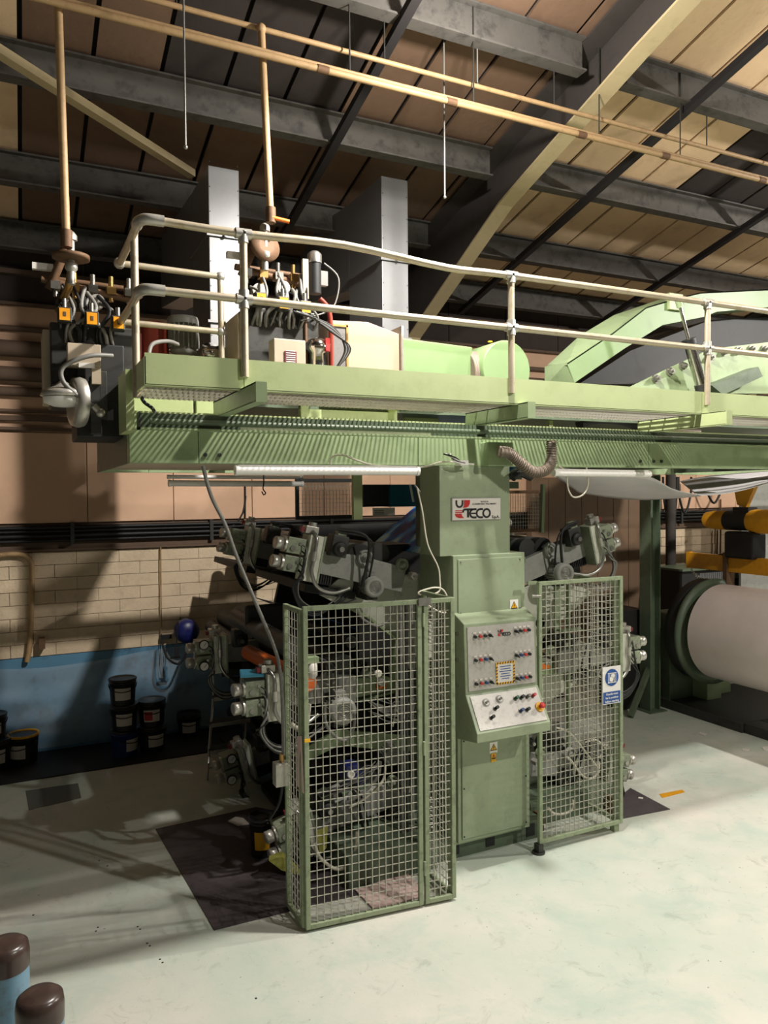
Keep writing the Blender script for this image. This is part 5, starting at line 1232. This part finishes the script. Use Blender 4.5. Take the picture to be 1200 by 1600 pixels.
# bollards in the foreground
def bollard(px, rr, h, lab):
    c = PZ(px[0], px[1], h); t = thing('bollard', lab, 'bollard', (c.x, c.y, 0), 'blue bollards in the foreground')
    MB().lathe((c.x, c.y, 0), (0, 0, 1), [(rr, 0), (rr, h-.09)], 32).build('post', M['bollard'], t)
    MB().lathe((c.x, c.y, h-.10), (0, 0, 1), [(rr*1.02, 0), (rr*1.03, .06), (rr*.97, .092), (rr*.8, .104), (rr*.3, .108), (.001, .108)], 32).build('cap', M['cap'], t)
    return t
bollard((62, 1554), .083, .90, 'nearer scuffed blue bollard with brown cap at the bottom left corner')
bollard((8, 1474), .090, .90, 'farther scuffed blue bollard with brown cap cut by the left picture edge')

# ================================================================== RIGHT HAND SIDE
col = thing('support_column', 'dark green steel column carrying the right end of the bridge', 'column', (7.15, 6.87, 0))
c0_ = PZ(1024, 1112)
MB().box(c0_.x-.085, c0_.x-.07, c0_.y, c0_.y+.18, 0, 2.94).box(c0_.x+.07, c0_.x+.085, c0_.y, c0_.y+.18, 0, 2.94).box(c0_.x-.07, c0_.x+.07, c0_.y+.08, c0_.y+.095, 0, 2.94).build('column_section', M['dark_green'], col)
MB().box(c0_.x-.14, c0_.x+.14, c0_.y-.06, c0_.y+.24, 0, .015).build('base_plate', M['dark_green'], col)
MB().bar((c0_.x-.05, c0_.y+.05, .55), PZ(985, 1122)+Vector((0, 0, .02)), .06, .05).build('brace', M['dark_green'], col)
wp = PY(1052, 800, 8.5)
tag(MB().cyl((wp.x, 8.55, 0), (wp.x, 8.55, 3.4), .075, n=20).build('down_pipe', M['web_dark']), 'thick grey brown down pipe in front of the right brick wall', 'pipe')
t = thing('wall_conduits', 'two thin dark conduits on the right brick wall', 'conduit', PY(1125, 880, 8.8))
for x in (1121, 1126):
    MB().tube([PY(x, 780 if x == 1126 else 830, 8.8), PY(x, 830, 8.8), PY(x-1, 890, 8.8)], .014, 6, 2).build('conduit', M['rust'], t)
for k, (xa, xb, yb) in enumerate(((1036, 1050, 803), (1050, 1058, 805), (1060, 1080, 802), (1103, 1128, 786))):
    tag(MB().tube([PY(xa, 745, 8.6), PY(xa+1, (745+yb)/2, 8.6), PY((xa+xb)/2, yb, 8.6), PY(xb-1, (745+yb)/2, 8.6), PY(xb, 745, 8.6)], .018, 8).build('cable_loop', M['black']), ['leftmost', 'second', 'third', 'rightmost shallow'][k] + ' black cable loop hanging by the right brick wall', 'cable', 'cable loops by the right wall')

# paper roll, reel disc and stand
Yr = 6.5; DR = .655; DX = PY(1059, 985, 6.62).x + DR
rl = thing('paper_roll', 'huge white paper roll mounted on the reel stand at the right', 'paper roll', (7.67, 5.4, .46))
MB().cyl((7.70, 4.3, 1.03), (7.70, Yr, 1.03), .575, n=72).build('wound_paper', M['paper'], rl)
MB().cyl((7.70, 4.2, 1.03), (7.70, 6.6, 1.03), .05, n=20).build('core', M['steel'], rl)
rs = thing('reel_stand', 'dark green reel stand with round disc behind the paper roll', 'stand', (7.7, 6.9, 0))
MB().lathe((DX, 6.62, 1.0), (0, 1, 0), [(.60, 0), (DR, .02), (DR, .06), (.6, .08)], 56).build('disc', M['dark_green'], rs)
MB().lathe((DX+.03, 6.72, 1.0), (0, 1, 0), [(.55, 0), (DR*.97, .02), (DR*.97, .16), (.5, .18)], 48).build('rear_drum', M['soot'], rs)
MB().box(7.35, 8.1, 6.98, 7.3, 0, 1.2).build('pedestal', M['dark_green'], rs, .01)
MB().box(7.32, 9.2, 5.9, 7.2, 0, .11).build('foot_plate', M['dark'], rs, .006)
MB().box(7.35, 7.6, 5.3, 5.9, 0, .11).build('foot_beam', M['dark'], rs, .006)
MB().box(7.75, 8.0, 6.75, 6.98, .11, .45).box(8.15, 8.35, 6.9, 7.3, .11, .6).build('foot_block', M['green'], rs, .006)
tag(MB().box(6.75, 7.15, 7.2, 7.6, 0, 1.25).build('dark_cabinet', M['soot'], None, .01), 'dark cabinet standing between the column and the reel disc', 'cabinet')
cb2 = thing('machine_cabinet', 'dark machine frame with pale grille behind the yellow beam', 'cabinet', (9.3, 8.2, 0))
a, b_ = PY(1070, 893, 7.9), PY(1190, 893, 7.9)
MB().box(a.x, b_.x+.6, 7.95, 8.5, 0, a.z).build('cabinet_body', M['soot'], cb2)
g_ = MB()
for k in range(26): g_.box(a.x+.35+k*.04, a.x+.37+k*.04, 7.93, 7.95, a.z-.16, a.z-.05)
g_.build('pale_grille', M['duct'], cb2)
MB().box(a.x-.04, b_.x+.6, 7.9, 8.5, a.z, a.z+.03).build('top_plate', M['dark_green'], cb2)
tag(MB().box(PY(1158, 870, 7.7).x, 11, 7.7, 7.74, .9, 2.9).build('grey_panel', M['grey']), 'large plain grey screen panel at the right edge behind the hoist', 'panel')
# lifting beam, hoist
lbm = thing('lifting_beam', 'yellow lifting beam hanging over the paper roll', 'beam', (8.0, 6.4, 1.73))
MB().box(7.96, 8.04, 4.6, 7.26, 1.73, 1.93).build('beam_body', M['hoist'], lbm, .004)
MB().box(7.95, 8.05, 7.26, 7.275, 1.725, 1.94).build('end_plate', M['hoist'], lbm)
MB().box(7.93, 8.07, 6.62, 6.68, 1.50, 1.97).build('sling_strap', M['rust'], lbm)
chn2 = MB()
for k in range(7):
    c = Vector((7.97, 7.2 - k*.035, 1.70 - k*.035 + .003*k*k)); pts = [c + Vector((0 if k % 2 else .012*math.cos(q*math.pi/4), (.012*math.cos(q*math.pi/4) if k % 2 else 0), .022*math.sin(q*math.pi/4))) for q in range(9)]
    chn2.tube(pts, .005, 6, 1)
chn2.build('chain', M['alu'], lbm)
h = thing('chain_hoist', 'yellow and black electric chain hoist hanging above the lifting beam', 'hoist', (8.0, 6.45, 2.1))
c = PX(1165, 814, 8.0)
MB().lathe((8.0, c.y+.62, c.z), (0, -1, 0), [(.05, 0), (.10, .05), (.12, .18), (.12, .36)], 24).build('motor_cover', M['hoist'], h)
MB().lathe((8.0, c.y-.08, c.z), (0, -1, 0), [(.13, 0), (.145, .06), (.145, .5), (.10, .6)], 24).build('gear_cover', M['hoist'], h)
MB().cyl((8.0, c.y+.26, c.z), (8.0, c.y-.08, c.z), .12, n=24).box(7.92, 8.08, c.y-.1, c.y+.12, c.z+.05, c.z+.17).build('hoist_body', M['black'], h)
MB().box(7.88, 8.12, c.y-.2, c.y+.22, c.z-.46, c.z-.13).build('chain_bag', M['black'], h, .03)
MB().prism([(7.97, c.y-.15, c.z+.42), (7.97, c.y+.15, c.z+.42), (7.97, c.y+.1, c.z+.2), (7.97, c.y-.02, c.z+.16)], (.06, 0, 0)).build('trolley_plate', M['hoist'], h)
MB().cyl((8.0, c.y, c.z+.42), (8.0, c.y, 2.95), .02, n=8).build('suspension', M['dark'], h)
MB().box(7.9, 7.905, c.y-.02, c.y+.1, c.z-.04, c.z+.06).build('yellow_label', M['yellow'], h)
for y in (c.y-.15, c.y+.15): MB().cyl((8.0, y, c.z-.40), (8.0, 6.65+(y-c.y), 1.93), .012, n=8).build('lift_chain', M['dark'], h)

# paper web sagging under the bridge
def patch(ca, cb_, lab, Ya, Yb):
    def cat(c, t):
        n = len(c)-1; f = min(t*n, n-1e-6); i = int(f); u = f-i
        a_, b_, c_, d_ = c[max(i-1, 0)], c[i], c[i+1], c[min(i+2, n)]
        return .5*((2*b_)+(c_-a_)*u+(2*a_-5*b_+4*c_-d_)*u*u+(3*b_-a_-3*c_+d_)*u**3)
    A_ = [PY(x, y, Ya) for x, y in ca]; B2_ = [PY(x, y, Yb) for x, y in cb_]
    NI, NJ = 24, 8; vs = []
    for j in range(NJ+1):
        for i in range(NI+1):
            a_, b_ = cat(A_, i/NI), cat(B2_, i/NI); vs.append(a_.lerp(b_, j/NJ))
    fs = [(j*(NI+1)+i, j*(NI+1)+i+1, (j+1)*(NI+1)+i+1, (j+1)*(NI+1)+i) for j in range(NJ) for i in range(NI)]
    o = MB().add(vs, fs, True).build('paper_web', M['web']); s = o.modifiers.new('solid', 'SOLIDIFY'); s.thickness = .003
    return tag(o, lab, 'paper web')
patch([(862, 740), (940, 740), (1012, 744), (1052, 764), (1096, 774)], [(905, 770), (950, 777), (1000, 781), (1050, 779), (1096, 775)], 'white paper web sagging under the bridge right of the column', 5.0, 6.3)
patch([(1062, 752), (1100, 745), (1150, 740), (1230, 734)], [(1090, 775), (1130, 772), (1170, 764), (1230, 745)], 'white paper web rising to the right above the hoist', 6.4, 5.1)
